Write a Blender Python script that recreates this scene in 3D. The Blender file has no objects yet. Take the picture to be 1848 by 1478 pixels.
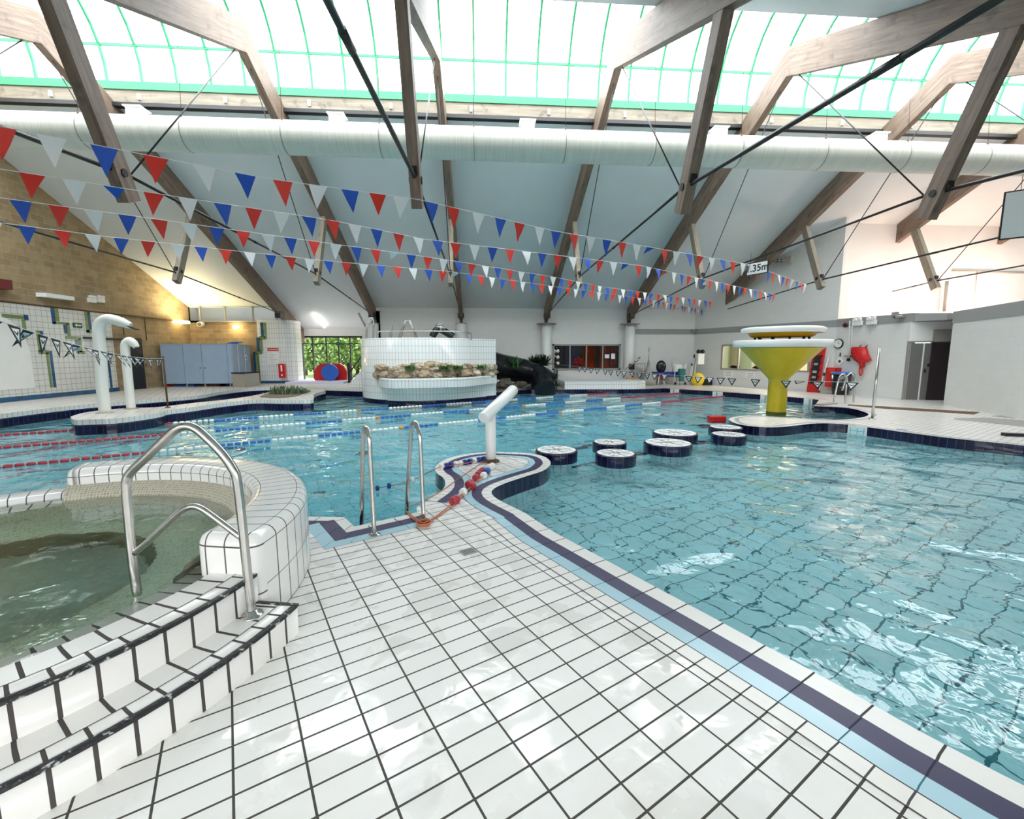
import bpy, bmesh, math, random
import numpy as np
from mathutils import Vector, Matrix, geometry
random.seed(7)
R = math.radians
PI = math.pi
sc = bpy.context.scene
col = sc.collection

# ------------------------------------------------------------------ camera
F, H = 793.0, 1.63
YAW, PIT, ROL = R(4.0), R(7.05), R(-0.1)
def cam_rows():
    f = Vector((math.sin(YAW)*math.cos(PIT), math.cos(YAW)*math.cos(PIT), -math.sin(PIT)))
    r = Vector((math.cos(YAW), -math.sin(YAW), 0)); u = r.cross(f)
    return (r*math.cos(ROL)+u*math.sin(ROL), u*math.cos(ROL)-r*math.sin(ROL), f)
CR, CU, CF = cam_rows()
cam = bpy.data.cameras.new('camera'); camo = bpy.data.objects.new('camera', cam); col.objects.link(camo)
cam.sensor_width = 36.0; cam.lens = F/1848*36.0; cam.clip_start = 0.05; cam.clip_end = 400
camo.matrix_world = Matrix(((CR.x, CU.x, -CF.x, 0), (CR.y, CU.y, -CF.y, 0), (CR.z, CU.z, -CF.z, H), (0, 0, 0, 1)))
sc.camera = camo

# ------------------------------------------------------------------ world, exposure
w = bpy.data.worlds.new('world'); sc.world = w; w.use_nodes = True
bg = w.node_tree.nodes['Background']; bg.inputs[0].default_value = (0.97, 0.985, 1.0, 1); bg.inputs[1].default_value = 6.5
sc.view_settings.view_transform = 'Standard'; sc.view_settings.look = 'None'
sc.view_settings.gamma = 1.0; sc.view_settings.exposure = 0.80
try: sc.view_settings.use_curve_mapping = False
except Exception: pass
cy = sc.cycles
cy.max_bounces = 8; cy.diffuse_bounces = 4; cy.glossy_bounces = 4; cy.transmission_bounces = 6; cy.transparent_max_bounces = 8
cy.caustics_refractive = True; cy.caustics_reflective = False; cy.blur_glossy = 1.0
cy.sample_clamp_indirect = 6.0; cy.use_denoising = True
def portal(name, loc, rot, sx, sy):
    l = bpy.data.lights.new(name, 'AREA'); l.shape = 'RECTANGLE'; l.size = sx; l.size_y = sy; l.cycles.is_portal = True
    o = bpy.data.objects.new(name, l); col.objects.link(o); o.location = loc; o.rotation_euler = rot
portal('skylight_portal', (4, 12.1, 9.3), (0, 0, 0), 40, 4.2)
portal('rear_fill_portal', (0, -3.05, 2.0), (R(90), 0, 0), 18, 1.2)  # samples the unseen rear opening, added for frontal fill
portal('garden_window_portal', (-8.2, 26.9, 1.4), (R(-90), 0, 0), 4.0, 2.8)

# ------------------------------------------------------------------ pixel -> place helpers (the photograph is 1848 x 1478)
C0 = Vector((0, 0, H))
def ray(x, y): return CR*((x-924)/F) + CU*(-(y-739)/F) + CF
def PZ(x, y, z=0.0):
    d = ray(x, y); return C0 + d*((z-H)/d.z)
def PY(x, y, v):
    d = ray(x, y); return C0 + d*(v/d.y)
def PX(x, y, v):
    d = ray(x, y); return C0 + d*(v/d.x)
def PL(x, y, A, B):
    n = Vector((B[1]-A[1], A[0]-B[0], 0)); d = ray(x, y)
    return C0 + d*((Vector((A[0], A[1], 0))-C0).dot(n)/d.dot(n))

# ------------------------------------------------------------------ materials
def nm(name):
    m = bpy.data.materials.new(name); m.use_nodes = True
    return m, m.node_tree, m.node_tree.nodes['Principled BSDF']
def N(nt, t, **k):
    n = nt.nodes.new(t)
    for a, b in k.items():
        if a.startswith('_'): setattr(n, a[1:], b)
    return n
def c4(c): return (c[0], c[1], c[2], 1)
def plain(name, c, rough=.5, metal=0, noise=0, scale=8, bump=0, emit=None, es=1, coat=0, stretch=None):
    m, nt, b = nm(name)
    b.inputs['Base Color'].default_value = c4(c); b.inputs['Roughness'].default_value = rough; b.inputs['Metallic'].default_value = metal
    if coat: b.inputs['Coat Weight'].default_value = coat
    if noise or bump:
        tc = nt.nodes.new('ShaderNodeTexCoord'); mp = nt.nodes.new('ShaderNodeMapping')
        nt.links.new(tc.outputs['Object'], mp.inputs[0])
        if stretch: mp.inputs['Scale'].default_value = stretch
        nz = nt.nodes.new('ShaderNodeTexNoise'); nz.inputs['Scale'].default_value = scale; nz.inputs['Detail'].default_value = 5
        nt.links.new(mp.outputs[0], nz.inputs['Vector'])
        if noise:
            r = nt.nodes.new('ShaderNodeValToRGB'); r.color_ramp.elements[0].position = .3; r.color_ramp.elements[1].position = .7
            r.color_ramp.elements[0].color = c4([v*(1-noise) for v in c]); r.color_ramp.elements[1].color = c4([min(1, v*(1+noise*.6)) for v in c])
            nt.links.new(nz.outputs['Fac'], r.inputs[0]); nt.links.new(r.outputs[0], b.inputs['Base Color'])
        if bump:
            bp = nt.nodes.new('ShaderNodeBump'); bp.inputs['Strength'].default_value = bump; bp.inputs['Distance'].default_value = .02
            nt.links.new(nz.outputs['Fac'], bp.inputs['Height']); nt.links.new(bp.outputs[0], b.inputs['Normal'])
    if emit:
        b.inputs['Emission Color'].default_value = c4(emit); b.inputs['Emission Strength'].default_value = es
    return m
def tile(name, c, g, w_, h_, m_=.005, uv=True, rot=0, off=(0, 0), rough=.15, var=.04, wet=False, bump=.25, offset=0.0, dirt=0, swap=None, rough_g=.8, clean=0):
    """rectangular tiles with grout; coordinates in metres, from UV or from object space"""
    m, nt, b = nm(name); L = nt.links
    tc = nt.nodes.new('ShaderNodeTexCoord'); mp = nt.nodes.new('ShaderNodeMapping')
    L.new(tc.outputs['UV' if uv else 'Object'], mp.inputs[0])
    mp.vector_type = 'POINT'
    if uv is False and rot is not None:
        ca, sa = math.cos(-rot), math.sin(-rot)
        mp.inputs['Rotation'].default_value = (0, 0, -rot)
        mp.inputs['Location'].default_value = (-(off[0]*ca-off[1]*sa), -(off[0]*sa+off[1]*ca), 0)
    else:
        mp.inputs['Location'].default_value = (off[0], off[1], 0)
    br = nt.nodes.new('ShaderNodeTexBrick'); br.offset = offset; br.squash = 1.0; br.offset_frequency = 2
    br.inputs['Scale'].default_value = 1; br.inputs['Brick Width'].default_value = w_; br.inputs['Row Height'].default_value = h_
    br.inputs['Mortar Size'].default_value = m_; br.inputs['Mortar Smooth'].default_value = .1; br.inputs['Bias'].default_value = 0
    br.inputs['Color1'].default_value = c4([v*(1-var) for v in c]); br.inputs['Color2'].default_value = c4([min(1, v*(1+var)) for v in c])
    br.inputs['Mortar'].default_value = c4(g)
    L.new(mp.outputs[0], br.inputs['Vector'])
    last = br.outputs['Color']
    if dirt:
        nz = nt.nodes.new('ShaderNodeTexNoise'); nz.inputs['Scale'].default_value = 2.3; nz.inputs['Detail'].default_value = 8; nz.inputs['Roughness'].default_value = .7
        L.new(tc.outputs['Object'], nz.inputs['Vector'])
        rp = nt.nodes.new('ShaderNodeValToRGB'); rp.color_ramp.elements[0].position = .42; rp.color_ramp.elements[1].position = .75
        rp.color_ramp.elements[0].color = (1, 1, 1, 1); rp.color_ramp.elements[1].color = (1-dirt*.5, 1-dirt*.75, 1-dirt, 1)
        L.new(nz.outputs['Fac'], rp.inputs[0])
        mx = nt.nodes.new('ShaderNodeMix'); mx.data_type = 'RGBA'; mx.blend_type = 'MULTIPLY'; mx.inputs['Factor'].default_value = 1
        L.new(last, mx.inputs['A']); L.new(rp.outputs[0], mx.inputs['B']); last = mx.outputs['Result']
    L.new(last, b.inputs['Base Color'])
    mr = nt.nodes.new('ShaderNodeMapRange'); mr.inputs['To Min'].default_value = rough; mr.inputs['To Max'].default_value = rough_g
    L.new(br.outputs['Fac'], mr.inputs['Value']); ro = mr.outputs[0]
    bp = nt.nodes.new('ShaderNodeBump'); bp.invert = True; bp.inputs['Strength'].default_value = bump; bp.inputs['Distance'].default_value = .004
    L.new(br.outputs['Fac'], bp.inputs['Height'])
    if wet:
        nz2 = nt.nodes.new('ShaderNodeTexNoise'); nz2.inputs['Scale'].default_value = 3.5; nz2.inputs['Detail'].default_value = 6; nz2.inputs['Distortion'].default_value = .6
        L.new(tc.outputs['Object'], nz2.inputs['Vector'])
        m2 = nt.nodes.new('ShaderNodeMapRange'); m2.inputs['From Min'].default_value = .50; m2.inputs['From Max'].default_value = .60
        m2.inputs['To Min'].default_value = .36; m2.inputs['To Max'].default_value = .06
        L.new(nz2.outputs['Fac'], m2.inputs['Value'])
        mxm = nt.nodes.new('ShaderNodeMath'); mxm.operation = 'MAXIMUM'
        mg = nt.nodes.new('ShaderNodeMath'); mg.operation = 'MULTIPLY'; mg.inputs[1].default_value = .6; L.new(br.outputs['Fac'], mg.inputs[0])
        L.new(m2.outputs[0], mxm.inputs[0]); L.new(mg.outputs[0], mxm.inputs[1]); ro = mxm.outputs[0]
        b2 = nt.nodes.new('ShaderNodeBump'); b2.inputs['Strength'].default_value = .35; b2.inputs['Distance'].default_value = .006
        nz3 = nt.nodes.new('ShaderNodeTexNoise'); nz3.inputs['Scale'].default_value = 9; nz3.inputs['Detail'].default_value = 2
        L.new(tc.outputs['Object'], nz3.inputs['Vector']); L.new(nz3.outputs['Fac'], b2.inputs['Height'])
        L.new(b2.outputs[0], bp.inputs['Normal'])
    L.new(ro, b.inputs['Roughness']); L.new(bp.outputs[0], b.inputs['Normal'])
    return m
def wood(name, ca, cb, scale=(14, 1.2, 14), rough=.6):
    m, nt, b = nm(name); L = nt.links
    tc = nt.nodes.new('ShaderNodeTexCoord'); mp = nt.nodes.new('ShaderNodeMapping'); mp.inputs['Scale'].default_value = scale
    L.new(tc.outputs['UV'], mp.inputs[0])
    nz = nt.nodes.new('ShaderNodeTexNoise'); nz.inputs['Scale'].default_value = 1.0; nz.inputs['Detail'].default_value = 7; nz.inputs['Roughness'].default_value = .65; nz.inputs['Distortion'].default_value = .4
    L.new(mp.outputs[0], nz.inputs['Vector'])
    rp = nt.nodes.new('ShaderNodeValToRGB'); rp.color_ramp.elements[0].position = .3; rp.color_ramp.elements[1].position = .7
    rp.color_ramp.elements[0].color = c4(ca); rp.color_ramp.elements[1].color = c4(cb); L.new(nz.outputs['Fac'], rp.inputs[0])
    n2 = nt.nodes.new('ShaderNodeTexNoise'); n2.inputs['Scale'].default_value = 3.0; n2.inputs['Detail'].default_value = 3
    L.new(tc.outputs['UV'], n2.inputs['Vector'])
    r2 = nt.nodes.new('ShaderNodeValToRGB'); r2.color_ramp.elements[0].position = .3; r2.color_ramp.elements[0].color = (.35, .33, .32, 1); r2.color_ramp.elements[1].position = .42; r2.color_ramp.elements[1].color = (1, 1, 1, 1)
    L.new(n2.outputs['Fac'], r2.inputs[0])
    mx = nt.nodes.new('ShaderNodeMix'); mx.data_type = 'RGBA'; mx.blend_type = 'MULTIPLY'; mx.inputs['Factor'].default_value = .6
    L.new(rp.outputs[0], mx.inputs['A']); L.new(r2.outputs[0], mx.inputs['B']); L.new(mx.outputs['Result'], b.inputs['Base Color'])
    b.inputs['Roughness'].default_value = rough
    bp = nt.nodes.new('ShaderNodeBump'); bp.inputs['Strength'].default_value = .2; bp.inputs['Distance'].default_value = .01
    L.new(nz.outputs['Fac'], bp.inputs['Height']); L.new(bp.outputs[0], b.inputs['Normal'])
    return m
def water(name, tint, s1, s2, d1, d2, stretch=(1, 1, 1)):
    m, nt, b = nm(name); L = nt.links
    b.inputs['Base Color'].default_value = c4(tint); b.inputs['Roughness'].default_value = 0.0; b.inputs['IOR'].default_value = 1.333
    b.inputs['Transmission Weight'].default_value = 1.0
    tc = nt.nodes.new('ShaderNodeTexCoord'); mp = nt.nodes.new('ShaderNodeMapping'); mp.inputs['Rotation'].default_value = (0, 0, R(20)); mp.inputs['Scale'].default_value = stretch
    L.new(tc.outputs['Object'], mp.inputs[0]); last = None
    for s, d, det in ((s1, d1, 1.5), (s2, d2, 2.0)):
        nz = nt.nodes.new('ShaderNodeTexNoise'); nz.inputs['Scale'].default_value = s; nz.inputs['Detail'].default_value = det; nz.inputs['Distortion'].default_value = .5
        L.new(mp.outputs[0], nz.inputs['Vector'])
        bp = nt.nodes.new('ShaderNodeBump'); bp.inputs['Strength'].default_value = 1.0; bp.inputs['Distance'].default_value = d
        L.new(nz.outputs['Fac'], bp.inputs['Height'])
        if last: L.new(last, bp.inputs['Normal'])
        last = bp.outputs[0]
    L.new(last, b.inputs['Normal'])
    return m
GA = R(28.78); GO = (-0.56, 1.87)
M = {}
M['deck'] = tile('deck_tiles', (.77, .755, .72), (.035, .032, .022), .25, .125, .005, uv=False, rot=GA, off=GO, wet=True, var=.025, dirt=.10)
M['deckfar'] = tile('far_deck_tiles', (.72, .70, .67), (.16, .13, .11), .25, .125, .004, uv=False, rot=GA, off=GO, rough=.3, var=.03, dirt=.3)
M['coping'] = tile('coping_tiles', (.80, .78, .74), (.07, .07, .07), .125, .5, .004, off=(0, .25), rough=.25, var=.02, dirt=.1)
M['copinglong'] = tile('long_coping_tiles', (.80, .78, .74), (.05, .05, .05), .25, .5, .005, off=(0, .25), rough=.25, var=.02, dirt=.1)
M['navy'] = tile('navy_tiles', (.030, .024, .085), (.02, .02, .05), .25, .5, .004, off=(0, .25), rough=.38, var=.2)
M['navyband'] = tile('navy_wall_tiles', (.006, .006, .035), (.10, .12, .25), .125, .24, .002, off=(0, .01), rough=.12, var=.3)
M['paleblue'] = tile('pale_blue_tiles', (.42, .62, .70), (.04, .16, .18), .25, .5, .003, off=(0, .25), rough=.2, var=.03)
M['poolwall'] = tile('pool_wall_tiles', (.55, .80, .84), (.05, .28, .32), .125, .25, .005, rough=.3, var=.03)
M['poolfloor'] = tile('pool_floor_tiles', (.17, .62, .73), (.03, .24, .30), .25, .25, .007, uv=False, rot=GA, off=GO, rough=.4, var=.04)
M['shallow'] = tile('shallow_floor_tiles', (.33, .70, .76), (.02, .17, .22), .25, .25, .008, uv=False, rot=GA, off=GO, rough=.4, var=.04)
M['water'] = water('pool_water', (.95, 1, 1), 1.2, 5.0, .12, .012)
M['spawater'] = water('spa_water', (.86, .97, .90), 2.0, 9.0, .02, .005)
M['white'] = plain('white_paint', (.80, .80, .78), .45, noise=.03, scale=2)
M['wallgrey'] = tile('painted_blockwork', (.70, .70, .68), (.66, .66, .64), .44, .215, .006, rough=.45, var=.012, bump=.3, offset=.5, dirt=.05, rough_g=.5)
M['ceil'] = plain('grey_ceiling_board', (.70, .735, .75), .6, noise=.04, scale=.7)
M['pinkwall'] = plain('warm_white_wall', (.78, .74, .70), .7, noise=.03, scale=1)
M['stripe'] = plain('grey_paint_band', (.30, .30, .30), .5)
M['brick'] = tile('tan_blockwork', (.34, .25, .14), (.40, .33, .22), .44, .215, .01, rough=.8, var=.16, bump=.6, offset=.5, dirt=.45)
M['walltile'] = tile('white_wall_tiles', (.70, .70, .66), (.22, .21, .20), .2, .2, .006, rough=.2, var=.02, dirt=.08)
M['smalltile'] = tile('white_upright_tiles', (.80, .81, .79), (.16, .18, .18), .125, .25, .004, rough=.12, var=.015)
M['bluetile'] = tile('blue_tiles', (.02, .09, .20), (.02, .03, .04), .2, .2, .004, rough=.15, var=.2)
M['greentile'] = tile('olive_green_tiles', (.20, .26, .10), (.10, .12, .06), .2, .2, .004, rough=.2, var=.1)
M['spatile'] = tile('spa_step_tiles', (.80, .785, .75), (.06, .052, .048), .125, .5, .008, off=(0, .2), rough=.2, var=.02, dirt=.08, bump=.5)
M['sparing'] = tile('spa_coping_tiles', (.83, .82, .79), (.09, .09, .085), .125, .30, .005, rough=.1, var=.015, bump=.5)
M['mosaic'] = tile('beige_mosaic', (.42, .38, .28), (.62, .58, .48), .025, .025, .0035, rough=.3, var=.2)
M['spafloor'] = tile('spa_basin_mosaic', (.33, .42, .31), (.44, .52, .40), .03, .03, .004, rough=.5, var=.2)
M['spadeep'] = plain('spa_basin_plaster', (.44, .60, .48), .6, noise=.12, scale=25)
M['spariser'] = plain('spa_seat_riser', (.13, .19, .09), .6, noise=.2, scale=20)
M['nosing'] = plain('worn_black_nosing', (.02, .02, .022), .5, noise=.9, scale=34, bump=.5, stretch=(1, 1, 1))
_r = [n for n in M['nosing'].node_tree.nodes if n.type == 'VALTORGB'][0].color_ramp
_r.elements[0].position = .60; _r.elements[0].color = (.012, .012, .014, 1); _r.elements[1].position = .66; _r.elements[1].color = (.45, .45, .44, 1)
M['rockpale'] = plain('pale_rock', (.55, .47, .36), .85, noise=.4, scale=6, bump=.8)
M['rockgrey'] = plain('grey_brown_rock', (.27, .22, .16), .85, noise=.4, scale=6, bump=.8)
M['joint'] = plain('grey_joint', (.13, .13, .13), .7)
M['grout'] = plain('dark_grout', (.05, .045, .04), .8)
M['wood'] = wood('weathered_timber', (.12, .075, .052), (.27, .19, .14), scale=(1.2, 14, 14))
M['woodpale'] = wood('pale_timber', (.34, .29, .25), (.62, .58, .53), scale=(1.2, 10, 10))
M['curb'] = wood('kerb_timber', (.15, .12, .085), (.29, .25, .19), scale=(.8, 8, 8))
M['black'] = plain('black_steel', (.012, .012, .013), .45)
M['blackp'] = plain('black_plastic', (.006, .007, .010), .25)
M['steel'] = plain('stainless_steel', (.62, .60, .57), .22, 1.0, noise=.08, scale=20)
M['green'] = plain('green_glazing_bar', (.03, .26, .11), .5)
M['duct'] = plain('white_ribbed_duct', (.78, .755, .67), .5, noise=.12, scale=3, bump=.15, stretch=(14, .3, .3))
M['rust'] = plain('rusty_fixing', (.10, .05, .02), .8)
M['plastic'] = plain('white_plastic', (.82, .82, .80), .3)
M['pipe'] = plain('cream_painted_pipe', (.80, .80, .74), .3)
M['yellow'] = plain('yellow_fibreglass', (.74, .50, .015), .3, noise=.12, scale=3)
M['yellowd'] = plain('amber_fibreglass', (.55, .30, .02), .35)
M['rim'] = plain('white_fibreglass', (.80, .81, .78), .25)
M['algae'] = plain('algae_stain', (.10, .12, .03), .7, noise=.5, scale=30)
M['red'] = plain('red_plastic', (.58, .012, .012), .4)
M['redflag'] = plain('red_pennant', (.72, .035, .02), .6)
M['blueflag'] = plain('blue_pennant', (.015, .09, .50), .6)
M['whiteflag'] = plain('white_pennant', (.82, .84, .84), .6)
M['string'] = plain('white_cord', (.75, .75, .72), .7)
M['blue'] = plain('blue_foam', (.02, .12, .55), .5)
M['navyfloat'] = plain('navy_float', (.012, .03, .22), .35)
M['bluefloat'] = plain('blue_float', (.03, .15, .50), .35)
M['whitefloat'] = plain('white_float', (.85, .85, .80), .35)
M['redfloat'] = plain('red_float', (.42, .03, .05), .35)
M['orange'] = plain('orange_float', (.75, .28, .03), .35)
M['ropeor'] = plain('orange_rope', (.50, .16, .07), .7)
M['locker'] = plain('blue_laminate', (.33, .43, .56), .45, noise=.04, scale=2)
M['beige'] = plain('beige_plastic', (.36, .33, .28), .5)
M['rock'] = plain('sandstone_rock', (.44, .33, .21), .85, noise=.45, scale=5, bump=.8)
M['rockdark'] = plain('grey_rock', (.10, .09, .07), .9, noise=.4, scale=5, bump=.8)
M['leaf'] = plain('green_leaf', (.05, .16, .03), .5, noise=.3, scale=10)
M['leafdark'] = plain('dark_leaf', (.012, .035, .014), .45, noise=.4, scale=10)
M['leafgrey'] = plain('grey_green_leaf', (.10, .14, .06), .5, noise=.3, scale=10)
M['treeleaf'] = plain('garden_leaf', (.13, .22, .04), .6, noise=.4, scale=4)
M['grass'] = plain('lawn', (.14, .24, .04), .9, noise=.2, scale=6)
M['bark'] = plain('bark', (.06, .045, .03), .9)
M['soil'] = plain('gravel_soil', (.20, .16, .11), .9, noise=.4, scale=30, bump=.6)
M['greyframe'] = plain('grey_window_frame', (.30, .29, .27), .5)
M['doorgrey'] = plain('grey_door', (.17, .165, .16), .45, noise=.05, scale=3)
M['doordark'] = plain('dark_purple_door', (.02, .012, .016), .5)
M['mat'] = plain('lavender_foam_mat', (.66, .64, .80), .6)
M['paper'] = plain('white_paper', (.82, .82, .80), .6)
M['ink'] = plain('black_ink', (.015, .015, .018), .6)
M['greyink'] = plain('grey_print', (.35, .36, .37), .6)
M['signgreen'] = plain('exit_green', (.01, .10, .04), .5)
M['teal'] = plain('teal_fabric', (.02, .14, .14), .7)
M['maroon'] = plain('maroon_fabric', (.15, .02, .02), .7)
M['yellowp'] = plain('yellow_plastic', (.75, .55, .03), .4)
M['tube'] = plain('lamp_tube', (1, .95, .85), .5, emit=(1, .93, .80), es=5)
M['warmlamp'] = plain('warm_lamp', (1, .9, .6), .5, emit=(1, .82, .42), es=6)
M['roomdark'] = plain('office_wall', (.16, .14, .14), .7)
M['roomwarm'] = plain('office_cream_wall', (.60, .52, .40), .7)
M['roomgreen'] = plain('office_green_wall', (.30, .38, .30), .7)
M['purple'] = plain('purple_panel', (.10, .08, .20), .7)
M['redpanel'] = plain('red_panel', (.50, .05, .02), .6)
def glassmat(name, c, f, grime=0):
    m = bpy.data.materials.new(name); m.use_nodes = True; nt = m.node_tree; nt.nodes.clear(); L = nt.links
    o = nt.nodes.new('ShaderNodeOutputMaterial'); t = nt.nodes.new('ShaderNodeBsdfTransparent'); t.inputs[0].default_value = c4(c)
    g = nt.nodes.new('ShaderNodeBsdfGlossy' if not grime else 'ShaderNodeBsdfTranslucent')
    if not grime: g.inputs['Roughness'].default_value = .02
    else: g.inputs[0].default_value = (.9, .93, .95, 1)
    mx = nt.nodes.new('ShaderNodeMixShader'); mx.inputs[0].default_value = f
    if grime:
        tc = nt.nodes.new('ShaderNodeTexCoord'); mp = nt.nodes.new('ShaderNodeMapping'); mp.inputs['Scale'].default_value = (4, .5, .5)
        nz = nt.nodes.new('ShaderNodeTexNoise'); nz.inputs['Scale'].default_value = 3; nz.inputs['Detail'].default_value = 6
        rp = nt.nodes.new('ShaderNodeValToRGB'); rp.color_ramp.elements[0].position = .35; rp.color_ramp.elements[1].position = .75
        rp.color_ramp.elements[0].color = c4(c); rp.color_ramp.elements[1].color = c4([v*(1-grime) for v in c])
        L.new(tc.outputs['Object'], mp.inputs[0]); L.new(mp.outputs[0], nz.inputs['Vector']); L.new(nz.outputs['Fac'], rp.inputs[0]); L.new(rp.outputs[0], t.inputs[0])
    L.new(t.outputs[0], mx.inputs[1]); L.new(g.outputs[0], mx.inputs[2]); L.new(mx.outputs[0], o.inputs[0])
    return m
M['glass'] = glassmat('window_glass', (.92, .95, .94), .02)
M['skyglass'] = glassmat('skylight_sheet', (.93, .97, 1.0), .12, grime=.35)

# ------------------------------------------------------------------ mesh builder
ORG = {}
class MB:
    def __init__(s): s.v = []; s.f = []; s.mi = []; s.uv = []; s.sm = []
    def face(s, pts, m=0, uv=None, smooth=False):
        b = len(s.v); s.v += [tuple(p) for p in pts]; s.f.append(tuple(range(b, b+len(pts)))); s.mi.append(m)
        if uv is None:
            P = [Vector(p) for p in pts]; n = Vector((0, 0, 0))
            for i in range(len(P)):
                a, c = P[i], P[(i+1) % len(P)]; n += a.cross(c)
            if n.length: n.normalize()
            if abs(n.z) > .75: uv = [(p.x, p.y) for p in P]
            else:
                t = Vector((-n.y, n.x, 0)); t = t.normalized() if t.length > 1e-6 else Vector((1, 0, 0))
                uv = [(p.dot(t), p.z) for p in P]
        s.uv += uv; s.sm.append(smooth)
    def box(s, a, b, m=0):
        s.obox(((a[0]+b[0])/2, (a[1]+b[1])/2, (a[2]+b[2])/2), (abs(b[0]-a[0]), abs(b[1]-a[1]), abs(b[2]-a[2])), m=m)
    def obox(s, c, sz, ax=None, m=0):
        c = Vector(c); X, Y, Z = ax if ax else (Vector((1, 0, 0)), Vector((0, 1, 0)), Vector((0, 0, 1)))
        q = lambda i, j, k: c + X*(i*sz[0]/2) + Y*(j*sz[1]/2) + Z*(k*sz[2]/2)
        dims = (sz[0], sz[1], sz[2])
        for idx, (u, v_, w_) in enumerate(((0, 1, 2), (1, 2, 0), (2, 0, 1))):
            for sg in (-1, 1):
                pts = []; uvs = []
                for (a, b) in ((-1, -1), (1, -1), (1, 1), (-1, 1)):
                    t = [0, 0, 0]; t[u] = a; t[v_] = b; t[w_] = sg
                    pts.append(q(*t))
                    # keep u along the longest axis, z upright otherwise
                    uvs.append((a*dims[u]/2 + c.x + c.y, b*dims[v_]/2 + c.z))
                if (u, v_) == (1, 2): uvs = [(pp.y if not ax else uu[0], pp.z if not ax else uu[1]) for pp, uu in zip(pts, uvs)]
                if (u, v_) == (2, 0): uvs = [(pp.x if not ax else uu[1]-c.z, pp.z if not ax else uu[0]-c.x-c.y) for pp, uu in zip(pts, uvs)]
                if (u, v_) == (0, 1): uvs = [(pp.x if not ax else uu[0], pp.y if not ax else uu[1]) for pp, uu in zip(pts, uvs)]
                if sg < 0: pts.reverse(); uvs.reverse()
                s.face(pts, m, uvs)
    def bar(s, a, b, w_, h_, up=(0, 0, 1), m=0):
        """rectangular bar from a to b, w_ across, h_ along 'up'"""
        a = Vector(a); b = Vector(b); d = (b-a); L = d.length; d.normalize(); up = Vector(up)
        sd = d.cross(up); sd = sd.normalized() if sd.length > 1e-5 else Vector((1, 0, 0)); u2 = sd.cross(d)
        s.obox((a+b)/2, (L, w_, h_), (d, sd, u2), m)
    def tube(s, pts, r, n=10, m=0, caps=True, closed=False):
        P = [Vector(p) for p in pts]; k = len(P); rs = r if isinstance(r, (list, tuple)) else [r]*k
        rings = []; nrm = None; acc = 0
        for i in range(k):
            if closed: t = P[(i+1) % k]-P[i-1]
            else: t = (P[min(i+1, k-1)]-P[max(i-1, 0)])
            t.normalize()
            if nrm is None:
                nrm = t.cross(Vector((0, 0, 1)));
                if nrm.length < 1e-3: nrm = t.cross(Vector((1, 0, 0)))
            nrm = (nrm - t*nrm.dot(t)).normalized(); bn = t.cross(nrm)
            rings.append([P[i] + (nrm*math.cos(2*PI*j/n)+bn*math.sin(2*PI*j/n))*rs[i] for j in range(n)])
        for i in range(k if closed else k-1):
            A, B = rings[i], rings[(i+1) % k]; l = (P[(i+1) % k]-P[i]).length
            for j in range(n):
                j2 = (j+1) % n; w0, w1 = 2*PI*rs[i]*j/n, 2*PI*rs[i]*(j+1)/n
                s.face([A[j2], A[j], B[j], B[j2]], m, [(acc, w1), (acc, w0), (acc+l, w0), (acc+l, w1)], True)
            acc += l
        if caps and not closed:
            s.face(rings[0], m); s.face(list(reversed(rings[-1])), m)
    def lathe(s, prof, c, n=32, a0=0, a1=2*PI, m=0, ms=None, smooth=True, rref=None):
        """prof: (r, z) list"""
        full = abs(a1-a0-2*PI) < 1e-6; L = [0]
        for p, q in zip(prof, prof[1:]): L.append(L[-1]+math.hypot(q[0]-p[0], q[1]-p[1]))
        for i in range(len(prof)-1):
            (r0, z0), (r1, z1) = prof[i], prof[i+1]
            mm = ms[i] if ms else m; rr = rref or max(r0, r1)
            for j in range(n):
                t0 = a0+(a1-a0)*j/n; t1 = a0+(a1-a0)*(j+1)/n
                pt = lambda r, z, t: (c[0]+r*math.cos(t), c[1]+r*math.sin(t), z)
                pts = [pt(r0, z0, t0), pt(r0, z0, t1), pt(r1, z1, t1), pt(r1, z1, t0)]; uv = [(rr*t0, L[i]), (rr*t1, L[i]), (rr*t1, L[i+1]), (rr*t0, L[i+1])]
                if r0 < 1e-6: pts = pts[1:]; uv = uv[1:]
                elif r1 < 1e-6: pts = pts[:3]; uv = uv[:3]
                s.face(pts, mm, uv, smooth)
    def ribbon(s, A, B, m=0, closed=False, u0=0, vw=None):
        k = len(A); acc = u0
        for i in range(k if closed else k-1):
            a, b, c, d = Vector(A[i]), Vector(A[(i+1) % k]), Vector(B[(i+1) % k]), Vector(B[i])
            l = ((b-a).length + (c-d).length)/2; wd = vw or (a-d).length
            s.face([a, b, c, d], m, [(acc, 0), (acc+l, 0), (acc+l, wd), (acc, wd)]); acc += l
    def poly(s, outer, z, holes=(), m=0):
        loops = [[Vector((p[0], p[1], 0)) for p in outer]] + [[Vector((p[0], p[1], 0)) for p in h] for h in holes]
        flat = [p for l in loops for p in l]
        for t in geometry.tessellate_polygon(loops):
            pts = [flat[i] for i in t]
            ar = (pts[1]-pts[0]).cross(pts[2]-pts[0]).z
            if ar < 0: pts.reverse()
            s.face([(p.x, p.y, z) for p in pts], m, [(p.x, p.y) for p in pts])
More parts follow.
